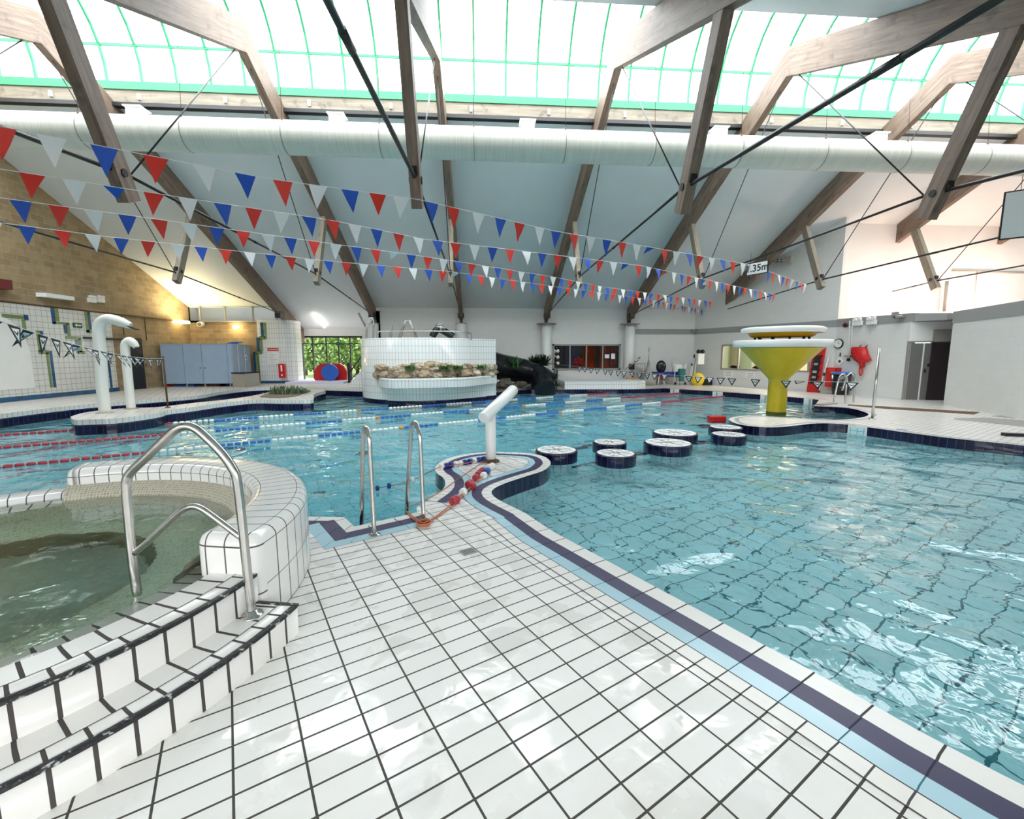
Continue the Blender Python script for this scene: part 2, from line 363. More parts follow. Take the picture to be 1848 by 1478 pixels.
    def prism(s, outer, z0, z1, m=0, ms=None):
        ar = sum(a[0]*b[1]-b[0]*a[1] for a, b in zip(outer, outer[1:]+outer[:1]))
        o = list(outer) if ar > 0 else list(reversed(outer))
        s.poly(o, z1, m=m)
        lo = [(p[0], p[1], z0) for p in o]; hi = [(p[0], p[1], z1) for p in o]
        s.ribbon(lo, hi, m=m if ms is None else ms, closed=True)
        k = len(s.f); s.poly(o, z0, m=m if ms is None else ms)
        for i in range(k, len(s.f)): s.f[i] = tuple(reversed(s.f[i]))
    def sphere(s, c, r, n=12, k=8, m=0, sc_=(1, 1, 1), jit=0):
        c = Vector(c); g = {}
        for i in range(k+1):
            for j in range(n):
                t = PI*i/k; f = 2*PI*j/n; q = 1+random.uniform(-jit, jit) if 0 < i < k else 1
                g[i, j] = c+Vector((math.sin(t)*math.cos(f)*sc_[0], math.sin(t)*math.sin(f)*sc_[1], math.cos(t)*sc_[2]))*r*q
        for i in range(k):
            for j in range(n):
                j2 = (j+1) % n
                p = [g[i, j], g[i+1, j], g[i+1, j2], g[i, j2]]
                if i == 0: p = [g[i, j], g[i+1, j], g[i+1, j2]]
                if i == k-1: p = [g[i, j], g[i+1, j], g[i, j2]]
                s.face(p, m, None, jit == 0)
    def build(s, name, mats, parent=None, org=None, weld=True):
        o3 = ORG.get(parent.name, Vector((0, 0, 0))) if parent else Vector(org or (0, 0, 0))
        me = bpy.data.meshes.new(name)
        me.from_pydata([(v[0]-o3.x, v[1]-o3.y, v[2]-o3.z) for v in s.v], [], s.f)
        for mt in (mats if isinstance(mats, (list, tuple)) else [mats]): me.materials.append(M[mt] if isinstance(mt, str) else mt)
        me.polygons.foreach_set('material_index', s.mi)
        me.polygons.foreach_set('use_smooth', s.sm)
        ul = me.uv_layers.new(name='UVMap'); i = 0
        # reversed faces keep their own loop order; map through vertex index
        allv = np.array(s.uv, dtype=np.float32)
        li = np.zeros(len(me.loops), dtype=np.int32); me.loops.foreach_get('vertex_index', li)
        ul.data.foreach_set('uv', allv[li].ravel())
        if weld:
            bm = bmesh.new(); bm.from_mesh(me); bmesh.ops.remove_doubles(bm, verts=bm.verts, dist=1e-5); bm.to_mesh(me); bm.free()
        o = bpy.data.objects.new(name, me); col.objects.link(o)
        if parent: o.parent = parent; ORG[o.name] = o3
        else:
            o.location = o3; ORG[o.name] = o3
        return o
def tag(o, label=None, cat=None, group=None, kind=None):
    if label: o['label'] = label
    if cat: o['category'] = cat
    if group: o['group'] = group
    if kind: o['kind'] = kind
    return o
def thing(name, label, cat, loc=(0, 0, 0), group=None, kind=None):
    o = bpy.data.objects.new(name, None); col.objects.link(o); o.location = loc; o.empty_display_size = .1; ORG[o.name] = Vector(loc)
    return tag(o, label, cat, group, kind)
def struct(name, mb, mats, parent=None, label=None):
    o = mb.build(name, mats, parent)
    if not parent: o['kind'] = 'structure'
    if label: o['label'] = label
    return o
def one(name, mb, mats, label, cat, org, group=None, kind=None):
    return tag(mb.build(name, mats, None, org), label, cat, group, kind)
def copy_tree(o, parent=None, dl=Vector((0, 0, 0))):
    c = o.copy(); col.objects.link(c); c.parent = parent
    if parent is None: c.location = Vector(o.location)+Vector(dl)
    for ch in o.children: copy_tree(ch, c)
    return c
def text(body, size, o, right, up, mat, name, parent=None, ext=.002, bold=0, center=True):
    cu = bpy.data.curves.new('txt', 'FONT'); cu.body = body; cu.size = size; cu.extrude = ext; cu.offset = bold
    if center: cu.align_x = 'CENTER'; cu.align_y = 'CENTER'
    t = bpy.data.objects.new('txt', cu); col.objects.link(t); bpy.context.view_layer.update()
    me = bpy.data.meshes.new_from_object(t.evaluated_get(bpy.context.evaluated_depsgraph_get()))
    bpy.data.objects.remove(t); r = Vector(right).normalized(); u = Vector(up).normalized(); n = r.cross(u)
    mw = Matrix(((r.x, u.x, n.x, o[0]), (r.y, u.y, n.y, o[1]), (r.z, u.z, n.z, o[2]), (0, 0, 0, 1)))
    me.transform(mw); o3 = ORG.get(parent.name, Vector((0, 0, 0))) if parent else Vector((0, 0, 0))
    me.transform(Matrix.Translation(-o3)); me.materials.clear(); me.materials.append(M[mat])
    ob = bpy.data.objects.new(name, me); col.objects.link(ob); ob.parent = parent
    return ob
def spline(pts, n=6):
    P = [Vector(p) for p in pts]; out = []
    for i in range(len(P)-1):
        a, b, c, d = P[max(i-1, 0)], P[i], P[i+1], P[min(i+2, len(P)-1)]
        for k in range(n):
            t = k/n
            out.append(.5*((2*b)+(c-a)*t+(2*a-5*b+4*c-d)*t*t+(3*b-a-3*c+d)*t**3))
    out.append(P[-1]); return out
def smooth2(pts, n=4):
    return [(p.x, p.y) for p in spline([(q[0], q[1], 0) for q in pts], n)]
def offset_line(pts, d):
    """offset an open polyline to its left by d"""
    out = []; k = len(pts)
    for i in range(k):
        a = Vector(pts[max(i-1, 0)]); b = Vector(pts[min(i+1, k-1)]); p = Vector(pts[i])
        if 0 < i < k-1:
            d1 = (p-a).normalized(); d2 = (b-p).normalized()
            n1 = Vector((-d1.y, d1.x)); n2 = Vector((-d2.y, d2.x)); nn = n1+n2
            nn = nn/max(nn.length_squared/2, .35)
        else:
            t = (b-a).normalized(); nn = Vector((-t.y, t.x))
        out.append((p.x+nn.x*d, p.y+nn.y*d))
    return out
UX, UY = math.cos(GA), math.sin(GA)     # pool axis (lanes)
VX, VY = -UY, UX
ZW = -0.20                              # pool water level
ZL = 0.16                               # left hand surround is a little higher
DEEP = -1.35

# ================================================================== POOL BASIN AND DECKS
mb = MB(); mb.face([(-40, -8, DEEP), (30, -8, DEEP), (30, 32, DEEP), (-40, 32, DEEP)], 0)
struct('pool_floor', mb, ['poolfloor'])
mb = MB()
shal = [(-.2, 7.0), (1.3, 7.5), (2.4, 8.0), (4.2, 9.0), (5.5, 9.7), (6.2, 10.4), (16, 11), (16, -4), (-.2, -4)]
mb.prism(shal, DEEP, -.92, 0, 1); struct('shallow_pool_floor', mb, ['shallow', 'poolwall'])
mb = MB(); a = Vector((.9, 7.25)); b = Vector((6.1, 10.1)); d = (b-a).normalized(); nrm = Vector((-d.y, d.x))
q = [a-nrm*.0, b-nrm*.0, b+nrm*.09, a+nrm*.09]; mb.prism([tuple(p) for p in q], DEEP, -.88, 0, 0)
struct('trim_1', mb, ['navy'])
# navy lane marks on the main floor
mb = MB()
for v0 in (5.3, 7.3, 9.4, 11.3, 13.3):
    for k in range(-14, 22):
        if (k*7+int(v0)) % 3 == 0: continue
        u0 = k*1.1+random.uniform(-.2, .2); L_ = random.choice((.25, .25, .5)); w_ = .125 if k % 2 else .25
        P = [(u0, v0), (u0+L_, v0), (u0+L_, v0+w_), (u0, v0+w_)]
        P = [(p[0]*UX+p[1]*VX, p[0]*UY+p[1]*VY, DEEP+.003) for p in P]
        mb.face(P, 0)
struct('trim_2', mb, ['navy'])

def deck_sides(mb, line, ztop, white=0.0, closed=False, bottom=DEEP-.1, mw=0, mn=1, ml=2):
    k = lambda z: [(p[0], p[1], z) for p in line]
    z1 = ztop-white
    if white: mb.ribbon(k(z1), k(ztop), mw, closed)
    mb.ribbon(k(ZW-.02), k(z1), mn, closed)
    mb.ribbon(k(bottom), k(ZW-.02), ml, closed)

# near deck : outline along the water, anticlockwise from the right
pxe = [(1700, 1352), (1570, 1275), (1430, 1192), (1300, 1115), (1190, 1050), (1100, 1000), (1000, 948), (945, 925), (904, 905), (888, 893), (890, 883), (912, 872), (951, 859), (979, 850), (991, 841), (993, 834), (985, 826), (966, 820), (933, 817), (875, 816), (829, 822), (799, 832), (786, 844), (789, 854), (801, 863), (804, 875), (796, 887), (771, 904), (752, 915)]
edge = [tuple(PZ(x, y)[:2]) for x, y in pxe]
e0 = Vector(edge[0]); e1 = Vector(edge[3]); dd = (e0-e1).normalized()
pre = [(6.5, -4.0), (4.6, -2.2), (3.3, -.55), (2.65, .45)]
# straight run follows the tile grid direction
base = Vector((.66, 3.85)); vdir = Vector((VX, VY))
st = [tuple(base - vdir*t) for t in (2.75, 2.2, 1.6, 1.0, .5, 0)]
st = [(2.0, 1.40), (1.74, 1.89), (1.45, 2.42), (1.16, 2.94), (.90, 3.42), (.66, 3.85)]
curve = smooth2(edge[7:28], 4)
tip = curve
notch = [tuple(PZ(752, 915)[:2]), tuple(PZ(752, 925)[:2]), tuple(PZ(729, 931)[:2]), tuple(PZ(639, 951)[:2]), tuple(PZ(621, 934)[:2]), tuple(PZ(560, 933)[:2])]
SC = (-3.2, 2.9)
arc = lambda r, a, b, n: [(SC[0]+r*math.cos(a+(b-a)*i/n), SC[1]+r*math.sin(a+(b-a)*i/n)) for i in range(n+1)]
line = smooth2(pre+st, 3) + tip + notch
back = arc(1.86, R(48), R(160), 18) + [(-6.2, 3.0), (-10, .6), (-14, -1.4), (-14, -4)]
outline = line + back
mb = MB(); mb.poly(outline, 0, holes=[arc(1.55, 0, 2*PI, 48)[:-1]], m=3)
deck_sides(mb, line+back, 0, bottom=DEEP-.1, mw=0, mn=1, ml=2)
struct('floor', mb, ['coping', 'navyband', 'poolwall', 'deck'])
# coloured edging strips laid flush in the near deck
def strips(line, specs, z, name, mats, closed=False, proj=False):
    mb = MB()
    for i, (a, b, m) in enumerate(specs):
        A = offset_line(line, a); B = offset_line(line, b)
        mb.ribbon([(p[0], p[1], z) for p in A], [(p[0], p[1], z) for p in B], m, vw=None)
        if proj:
            for k in range(len(A)-1):
                ua = A[k][0]*VX+A[k][1]*VY-GO[0]*VX-GO[1]*VY; ub = A[k+1][0]*VX+A[k+1][1]*VY-GO[0]*VX-GO[1]*VY
                j = len(mb.uv)-4*(len(A)-1)+4*k; v0 = mb.uv[j][1]; v1 = mb.uv[j+2][1]
                mb.uv[j:j+4] = [(ua, v0), (ub, v0), (ub, v1), (ua, v1)]
    return struct(name, mb, mats)
fulll = smooth2(pre+st, 3)+tip
strips(smooth2(pre+st, 3)+[curve[0]], [(-.004, .125, 0), (.125, .25, 1), (.25, .355, 2), (.355, .362, 4), (.362, .455, 3), (.455, .462, 4)], .0025, 'trim_3', ['copinglong', 'navy', 'paleblue', 'coping', 'grout'], proj=True)
strips(tip, [(-.004, .115, 0), (.115, .235, 1), (.235, .33, 2), (.33, .336, 3)], .0027, 'trim_4', ['coping', 'navy', 'paleblue', 'grout'])
strips(notch[1:5], [(-.004, .10, 0), (.10, .24, 1), (.24, .36, 2)], .0023, 'trim_5', ['copinglong', 'navy', 'paleblue'])
strips(notch[4:]+[(-1.95, 4.5)], [(-.004, .10, 0), (.10, .24, 1), (.24, .36, 2)], .0021, 'trim_6', ['copinglong', 'navy', 'paleblue'])

# right + far deck
pen = [tuple(PZ(x, y)[:2]) for x, y in [(1848, 804), (1719, 791), (1639, 781), (1575, 772), (1528, 766), (1495, 764), (1467, 764.5), (1436, 768), (1405, 771), (1370, 770.5), (1335, 766), (1319, 760), (1318, 754), (1352, 750), (1426, 754), (1508, 758), (1549, 754.5), (1567, 749), (1559, 743), (1528, 736), (1469, 733)]]
rb = [tuple(PZ(x, y)[:2]) for x, y in [(1478, 722), (1463, 719.5), (1384, 713), (1294, 706.5), (1218, 702)]]
rline = [(12.5, -4), (11.4, 3.0)] + smooth2(pen, 3) + rb
farl = [(9.0, 21.0), (7.9, 20.6), (6.5, 20.5), (5.1, 20.7), (3.6, 20.7), (2.4, 20.9), (1.4, 20.3), (.5, 19.2), (.5, 20.8), (-5.3, 21.2)]
mb = MB(); mb.poly(rline+farl+[(-5.3, 26), (26, 26), (26, -4)], 0, m=3)
deck_sides(mb, rline+farl, 0)
struct('floor.001', mb, ['coping', 'navyband', 'poolwall', 'deckfar'])
strips([(12.5, -4), (11.4, 3.0)]+smooth2(pen[:13], 3), [(-.004, -.10, 0), (-.10, -.20, 1)], .0025, 'trim_7', ['coping', 'greyframe'])
strips(smooth2(pen[12:], 3), [(-.004, -.11, 0), (-.11, -.17, 1)], .0027, 'trim_8', ['coping', 'greyframe'])
strips(rb+farl[:7], [(-.004, -.12, 0), (-.30, -.36, 1)], .0029, 'trim_9', ['coping', 'black'])

# left surround
lf = [tuple(PZ(x, y, ZL)[:2]) for x, y in [(656, 701.5), (581, 699.5), (516, 698.5), (470, 700), (438, 702), (397, 707), (356, 714), (280, 720), (208, 725.5), (125, 732.5), (0, 747)]]
lf = [(-5.0, 20.6)]+lf[:1]+lf[1:]
ll = smooth2(lf, 3)+[(-11.6, 9.5), (-11.0, 4.0), (-12.5, -2)]
mb = MB(); mb.poly(ll+[(-18, -2), (-18, 30), (-5.0, 30)], ZL, m=3)
deck_sides(mb, ll, ZL, white=.125)
struct('floor.002', mb, ['coping', 'navyband', 'poolwall', 'deckfar'])
# island with the pipe jets and planter
isl = [tuple(PZ(x, y, ZL)[:2]) for x, y in [(127, 752), (133, 757.5), (160, 757), (208, 755), (260, 749), (290, 744), (303, 740), (338, 736), (387, 729), (416, 725.5), (460, 721.5), (510, 722), (560, 721.5), (566, 718), (566, 713), (572, 709), (587, 705), (583, 703), (562, 702.5), (520, 704), (488, 707.5), (456, 714), (408, 721), (354, 726.5), (300, 733), (276, 735), (230, 736.5), (190, 739.5), (150, 745)]]
isl = smooth2(isl+[isl[0]], 3)[:-1]
mb = MB(); mb.poly(isl, ZL, m=3); deck_sides(mb, isl, ZL, white=.125, closed=True)
struct('floor.003', mb, ['coping', 'navyband', 'poolwall', 'deckfar'])
mb = MB(); pl = [tuple(PZ(x, y, ZL)[:2]) for x, y in [(470, 717), (500, 718.5), (530, 716), (548, 711), (560, 705.5), (530, 704.5), (500, 708), (478, 713)]]
pl = smooth2(pl+[pl[0]], 3)[:-1]; mb.prism(pl, ZL-.05, ZL+.03)
struct('planting_bed', mb, ['soil'])

# water surfaces
mb = MB(); mb.face([(-15.1, -2.95, ZW), (12.7, -2.95, ZW), (12.7, 24.3, ZW), (-15.1, 24.3, ZW)], 0)
wo = one('pool_water', mb, ['water'], 'clear turquoise pool water filling the main and shallow pools', 'water', (0, 8, ZW), kind='stuff')

# ================================================================== SPA
mb = MB()
spa = thing('spa_pool', 'raised round spa with white tiled steps, rounded coping and green water', 'spa pool', (SC[0], SC[1], 0))
LZ, UZ = .17, .34
A0, A1 = R(-10.5), R(-175)
def spa_step(name, r_in, r_out, z, zb, ang0, ang1):
    mb = MB(); n = 60
    mb.lathe([(r_out, zb), (r_out, z)], SC, n, ang1, ang0, 0, smooth=True, rref=r_out)
    mb.lathe([(r_out, z), ((r_in+r_out)/2+.02, z)], SC, n, ang1, ang0, 0, rref=r_out)
    mb.lathe([((r_in+r_out)/2+.02, z), (r_in, z)], SC, n, ang1, ang0, 0, rref=r_in)
    for a_ in (ang0,):
        c_, s_ = math.cos(a_), math.sin(a_)
        P = [(SC[0]+r_in*c_, SC[1]+r_in*s_, zb), (SC[0]+r_out*c_, SC[1]+r_out*s_, zb), (SC[0]+r_out*c_, SC[1]+r_out*s_, z), (SC[0]+r_in*c_, SC[1]+r_in*s_, z)]
        mb.face(P, 0, [(0, .0), (.25, .0), (.25, .17), (0, .17)])
    o = mb.build(name, ['spatile'], spa)
    nb = MB(); nb.lathe([(r_out+.004, z-.012), (r_out+.006, z+.004), (r_out-.026, z+.005), (r_out-.03, z+.001)], SC, n, ang1, ang0, 0)
    if name == 'lower_step':
        c_, s_ = math.cos(ang0), math.sin(ang0)
        nb.bar((SC[0]+r_in*c_, SC[1]+r_in*s_, z+.001), (SC[0]+(r_out+.005)*c_, SC[1]+(r_out+.005)*s_, z+.001), .022, .012)
    nb.build('nosing_strip', ['nosing'], o)['label'] = 'worn black anti-slip nosing'
    gb = MB()   # radial joint lines in a wider grout on the tread
    gb.lathe([((r_in+r_out)/2+.022, z+.0015), ((r_in+r_out)/2+.017, z+.0015)], SC, n, ang1, ang0, 0)
    gb.build('grout_line', ['grout'], o)
    return o
spa_step('lower_step', 1.88, 2.14, LZ, 0, A0, A1)
spa_step('upper_step', 1.60, 1.885, UZ, LZ-.05, R(-10), A1)
# tall rounded ring wall
br = .07; ZT = .575; RO, RI = 1.9, 1.5
prof = [(RO, DEEP)] + [(RO, 0), (RO, .245), (RO, ZT-br)]
prof += [(RO-br+br*math.cos(t), ZT-br+br*math.sin(t)) for t in (R(22), R(45), R(68), R(90))]
prof += [(RI+br-br*math.sin(t), ZT-br+br*math.cos(t)) for t in (0, R(22), R(45), R(68), R(90))]
prof += [(RI, .30)]
def ring_wall(name, prof, a0, a1, n, end0=True, end1=True, bulge=.05):
    mb = MB()
    cuts = [0, 1, 2, 3, 7, 8, 12, 13] if name == 'coping_wall' else [0, len(prof)-1]
    for c0_, c1_ in zip(cuts, cuts[1:]): mb.lathe(prof[c0_:c1_+1], SC, n, a0, a1, 0, rref=1.72)
    for a_, flag, sg in ((a0, end0, -1), (a1, end1, 1)):
        if not flag: continue
        # rounded end cap
        sec = [p for p in prof if p[1] > -.5]
        rc = (RO+RI)/2; prev = None; K = 6
        for k in range(K+1):
            t = PI/2*k/K; rows = []
            for (r, z) in sec:
                inset = br*(1-math.cos(t)) ; push = br*math.sin(t)
                rr = r-(inset if r > rc else -inset)*(1 if abs(r-rc) > .05 else 0)
                zz = z - (inset if z > ZT-br-.01 else 0)
                aa = a_+sg*push/rc
                rows.append((SC[0]+rr*math.cos(aa), SC[1]+rr*math.sin(aa), zz))
            if prev:
                acc = 0
                for i in range(len(rows)-1):
                    l = (Vector(rows[i+1])-Vector(rows[i])).length
                    ff = lambda p: (math.hypot(p[0]-SC[0], p[1]-SC[1])-rc, p[2]-(ZT-br)+.30)
                    mb.face([prev[i], prev[i+1], rows[i+1], rows[i]], 0, [ff(prev[i]), ff(prev[i+1]), ff(rows[i+1]), ff(rows[i])], True); acc += l
            prev = rows
        P = [Vector(p) for p in prev]
        # flat end
        m_ = len(P)//2
        for i in range(m_):
            a, b, c, d = P[i], P[i+1], P[len(P)-2-i], P[len(P)-1-i]
            if (b-c).length < 1e-6: continue
            w1 = (a-d).length; w2 = (b-c).length
            mb.face([a, b, c, d], 0, [ff(a), ff(b), ff(c), ff(d)], True)
    return mb
mbr = ring_wall('coping_wall', prof, R(-8), R(114), 64)
mbr.build('coping_wall', ['sparing'], spa)
# lower coping further round
pr2 = [(1.86, DEEP), (1.86, .30), (1.84, .345), (1.80, .36), (1.58, .36), (1.54, .345), (1.52, .30), (1.52, .25)]
mb = MB(); mb.lathe(pr2, SC, 34, R(114), R(186), 0, rref=1.7); mb.build('low_coping', ['sparing'], spa)
# basin
mb = MB()
mb.lathe([(1.61, .339), (1.605, .22)], SC, 64, ms=[0], rref=1.6)
mb.lathe([(1.605, .22), (1.36, .20)], SC, 64, m=0, rref=1.6)
mb.lathe([(1.36, .20), (1.34, -.12)], SC, 64, m=1, rref=1.4)
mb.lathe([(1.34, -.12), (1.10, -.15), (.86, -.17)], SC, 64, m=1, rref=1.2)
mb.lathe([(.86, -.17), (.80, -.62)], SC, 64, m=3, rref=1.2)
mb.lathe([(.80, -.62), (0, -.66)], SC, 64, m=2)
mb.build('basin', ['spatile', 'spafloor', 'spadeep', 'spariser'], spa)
mb = MB(); mb.lathe([(1.52, .44), (1.50, .43), (1.40, .36), (1.32, .22), (1.30, .10)], SC, 50, R(-9), R(116), 0, rref=1.4)
mb.build('overflow_ledge', ['mosaic'], spa)['label'] = 'beige mosaic overflow ledge'
mb = MB(); mb.lathe([(1.603, .315), (0, .315)], SC, 64)
one('spa_water', mb, ['spawater'], 'green tinted water inside the raised round spa', 'water', (SC[0], SC[1], .315), kind='stuff')
# handrail
A_ = PZ(455, 1110, LZ); B_ = PZ(243, 1060, .315)
hr = thing('handrail', 'tall bent stainless steel handrail over the spa steps', 'handrail', (A_.x, A_.y, LZ))
g = lambda l: [PL(x, y, A_, B_) for x, y in l]
mb = MB(); mb.tube(spline(g([(455, 1110), (446, 1030), (437, 945), (428, 868), (418, 842), (398, 815), (370, 787), (352, 773), (335, 769), (318, 775), (300, 790), (265, 824), (237, 851), (229, 866), (228, 885), (233, 945), (240, 1015), (246, 1060), (250, 1092)]), 5), .0235, 14)
mb.build('rail_frame', ['steel'], hr)
mb = MB(); mb.tube(spline(g([(243, 998), (275, 970), (315, 932), (332, 919), (348, 914), (364, 918), (390, 936), (438, 972)]), 5), .0175, 12); mb.build('middle_rail', ['steel'], hr)
mb = MB(); mb.lathe([(0.024, LZ+.03), (.032, LZ+.028), (.034, LZ+.01), (.055, LZ+.008), (.058, LZ+.001)], (A_.x, A_.y), 24); mb.build('floor_flange', ['steel'], hr)

# ================================================================== LADDER RAILS
def ladder(pxs, name_lbl):
    A = PZ(*pxs[0]); pts = [PL(x, y, A, (A.x+VX, A.y+VY)) for x, y in pxs[1]]
    t = thing('ladder_rail', name_lbl, 'ladder rail', (A.x, A.y, 0), 'hooped ladder rails at the pool edge')
    mb = MB(); mb.tube(spline(pts, 5), .0205, 14); mb.build('rail_tube', ['steel'], t)
    mb = MB(); mb.lathe([(.021, .022), (.03, .02), (.032, .008), (.05, .006), (.052, .001)], (A.x, A.y), 22); mb.build('floor_flange', ['steel'], t)
ladder(((675.5, 964.7), [(675.5, 964.7), (670, 860), (667, 800), (665, 784), (662.5, 774), (659.5, 771), (657, 774), (655.5, 784), (655, 800), (653.5, 860), (652.5, 950), (652.3, 1000)]), 'hooped steel ladder rail nearest the spa')
ladder(((764.7, 942), [(764.7, 942), (760, 830), (758, 790), (755, 775), (751.5, 764.5), (748, 761.5), (744.5, 765), (742, 778), (741, 795), (737.5, 850), (733.5, 925), (732, 985)]), 'hooped steel ladder rail with orange rope looped round its foot')
# drain cover
mb = MB(); a = PZ(845, 996); ax = (Vector((UX, UY, 0)), Vector((VX, VY, 0)), Vector((0, 0, 1)))
mb.obox((a.x, a.y, .004), (.125, .105, .004), ax, 0)
for k in range(6): mb.obox((a.x+(k-2.5)*.018*UX, a.y+(k-2.5)*.018*UY, .0065), (.006, .085, .002), ax, 1)
one('floor_drain', mb, ['greyframe', 'black'], 'small square grey drain cover set in the near white deck', 'drain cover', (a.x, a.y, 0))

# ================================================================== WATER JET ON THE PENINSULA
jb = PZ(886, 833)
jet = thing('water_jet', 'white T-shaped water jet on the near rounded peninsula', 'water jet', (jb.x, jb.y, 0))
mb = MB(); mb.tube([(jb.x, jb.y, 0), (jb.x, jb.y, .82)], .079, 28); mb.build('post', ['plastic'], jet)
n_ = PY(872, 755, jb.y-.35); f_ = PY(927, 703, jb.y+.35); dj = (f_-n_).normalized()
mb = MB(); mb.tube([n_, n_+dj*.012, f_-dj*.015, f_], [.082, .086, .086, .078], 28); mb.build('nozzle_tube', ['plastic'], jet)
mb = MB(); mb.tube([f_-dj*.01, f_+dj*.03], .055, 20); mb.build('nozzle_mouth', ['plastic'], jet)
mb = MB(); mb.lathe([(.08, .05), (.085, .02), (.13, .018), (.135, .004)], (jb.x, jb.y), 28)
for k in range(6): mb.tube([(jb.x+.11*math.cos(k*PI/3), jb.y+.11*math.sin(k*PI/3), .015), (jb.x+.11*math.cos(k*PI/3), jb.y+.11*math.sin(k*PI/3), .035)], .012, 6)
mb.build('base_plate', ['rust'], jet)
# heap of spare lane rope
def chain(name, label, path, floats, rr, org):
    t = thing(name, label, 'lane rope', org)
    mb = MB(); mb.tube(spline(path, 5), rr, 6); mb.build('cord', ['ropeor'], t)
    for (p, d, L_, r_, m_) in floats:
        mb = MB(); p = Vector(p); d = Vector(d).normalized()
        mb.tube([p-d*L_*.5, p-d*L_*.35, p+d*L_*.35, p+d*L_*.5], [r_*.7, r_, r_, r_*.7], 12, 0); mb.build('float', [m_], t)
    return t
z_ = .035
pa, pb = PZ(846, 842, z_), PZ(873, 829, z_)
q = [pa+(pb-pa)*t for t in [i/9 for i in range(10)]]
fl = [(p, pb-pa, .055, .042, ['whitefloat', 'navyfloat', 'navyfloat', 'whitefloat', 'whitefloat', 'navyfloat', 'navyfloat', 'whitefloat', 'navyfloat', 'navyfloat'][i]) for i, p in enumerate([PZ(797+ (873-797)*i/9, 842-(842-828)*i/9, z_) for i in range(10)])]
chain('spare_lane_rope', 'spare rope of navy and white floats lying behind the jet foot', [PZ(650, 884, ZW+.02), PZ(702, 877, ZW+.02), PZ(745, 866, ZW+.03), PZ(786, 846, .02), PZ(800, 842, z_), PZ(840, 836, z_), PZ(876, 827, z_)],
      fl + [(PZ(681, 881, ZW+.03), (1, .3, 0), .05, .04, 'navyfloat'), (PZ(702, 877, ZW+.03), (1, .3, 0), .05, .045, 'navyfloat'), (PZ(745, 867, ZW+.03), (1, .3, 0), .04, .04, 'whitefloat')], .006, (pa.x, pa.y, 0))
fr = []
for (x, y, m_) in [(823, 901, 'redfloat'), (818, 904, 'redfloat'), (836, 888, 'whitefloat'), (846, 874, 'redfloat'), (852, 877, 'redfloat'), (848, 872, 'redfloat'), (859, 862, 'redfloat'), (864, 856, 'redfloat'), (868, 852, 'redfloat'), (871, 849, 'redfloat'), (873, 858, 'whitefloat'), (876, 853, 'navyfloat'), (879, 850, 'bluefloat'), (884, 843, 'whitefloat'), (888, 841, 'whitefloat')]:
    fr.append((PZ(x, y, .04), (.5, 1, 0), .06, .048, m_))
chain('spare_lane_rope', 'heap of red, white and blue floats in orange rope before the jet', [PZ(880, 846, .03), PZ(868, 860, .03), PZ(840, 890, .03), PZ(815, 915, .015), PZ(785, 935, .012), PZ(768, 944, .02), PZ(757, 941, .03), PZ(745, 936, .02), PZ(733, 922, .01), PZ(748, 934, .03), PZ(762, 943, .045), PZ(774, 940, .03), PZ(800, 922, .012), PZ(822, 902, .03), PZ(852, 876, .03), PZ(875, 856, .03), PZ(884, 842, .03)], fr, .006, tuple(PZ(840, 890, 0)))
mb = MB(); c = PZ(764.7, 943, .03)
for k in range(3): mb.tube([(c.x+(.055+.008*k)*math.cos(t), c.y+(.055+.008*k)*math.sin(t), .012+.012*k) for t in [i*2*PI/20 for i in range(20)]], .007, 6, closed=True)
mb.tube(spline([PZ(733, 918, .012), PZ(790, 890, .012), PZ(830, 862, .012), PZ(862, 840, .012), PZ(880, 828, .012)], 5), .005, 6)
one('rope_coil', mb, ['ropeor'], 'orange rope coiled round the foot of the second ladder rail', 'rope', (c.x, c.y, 0))

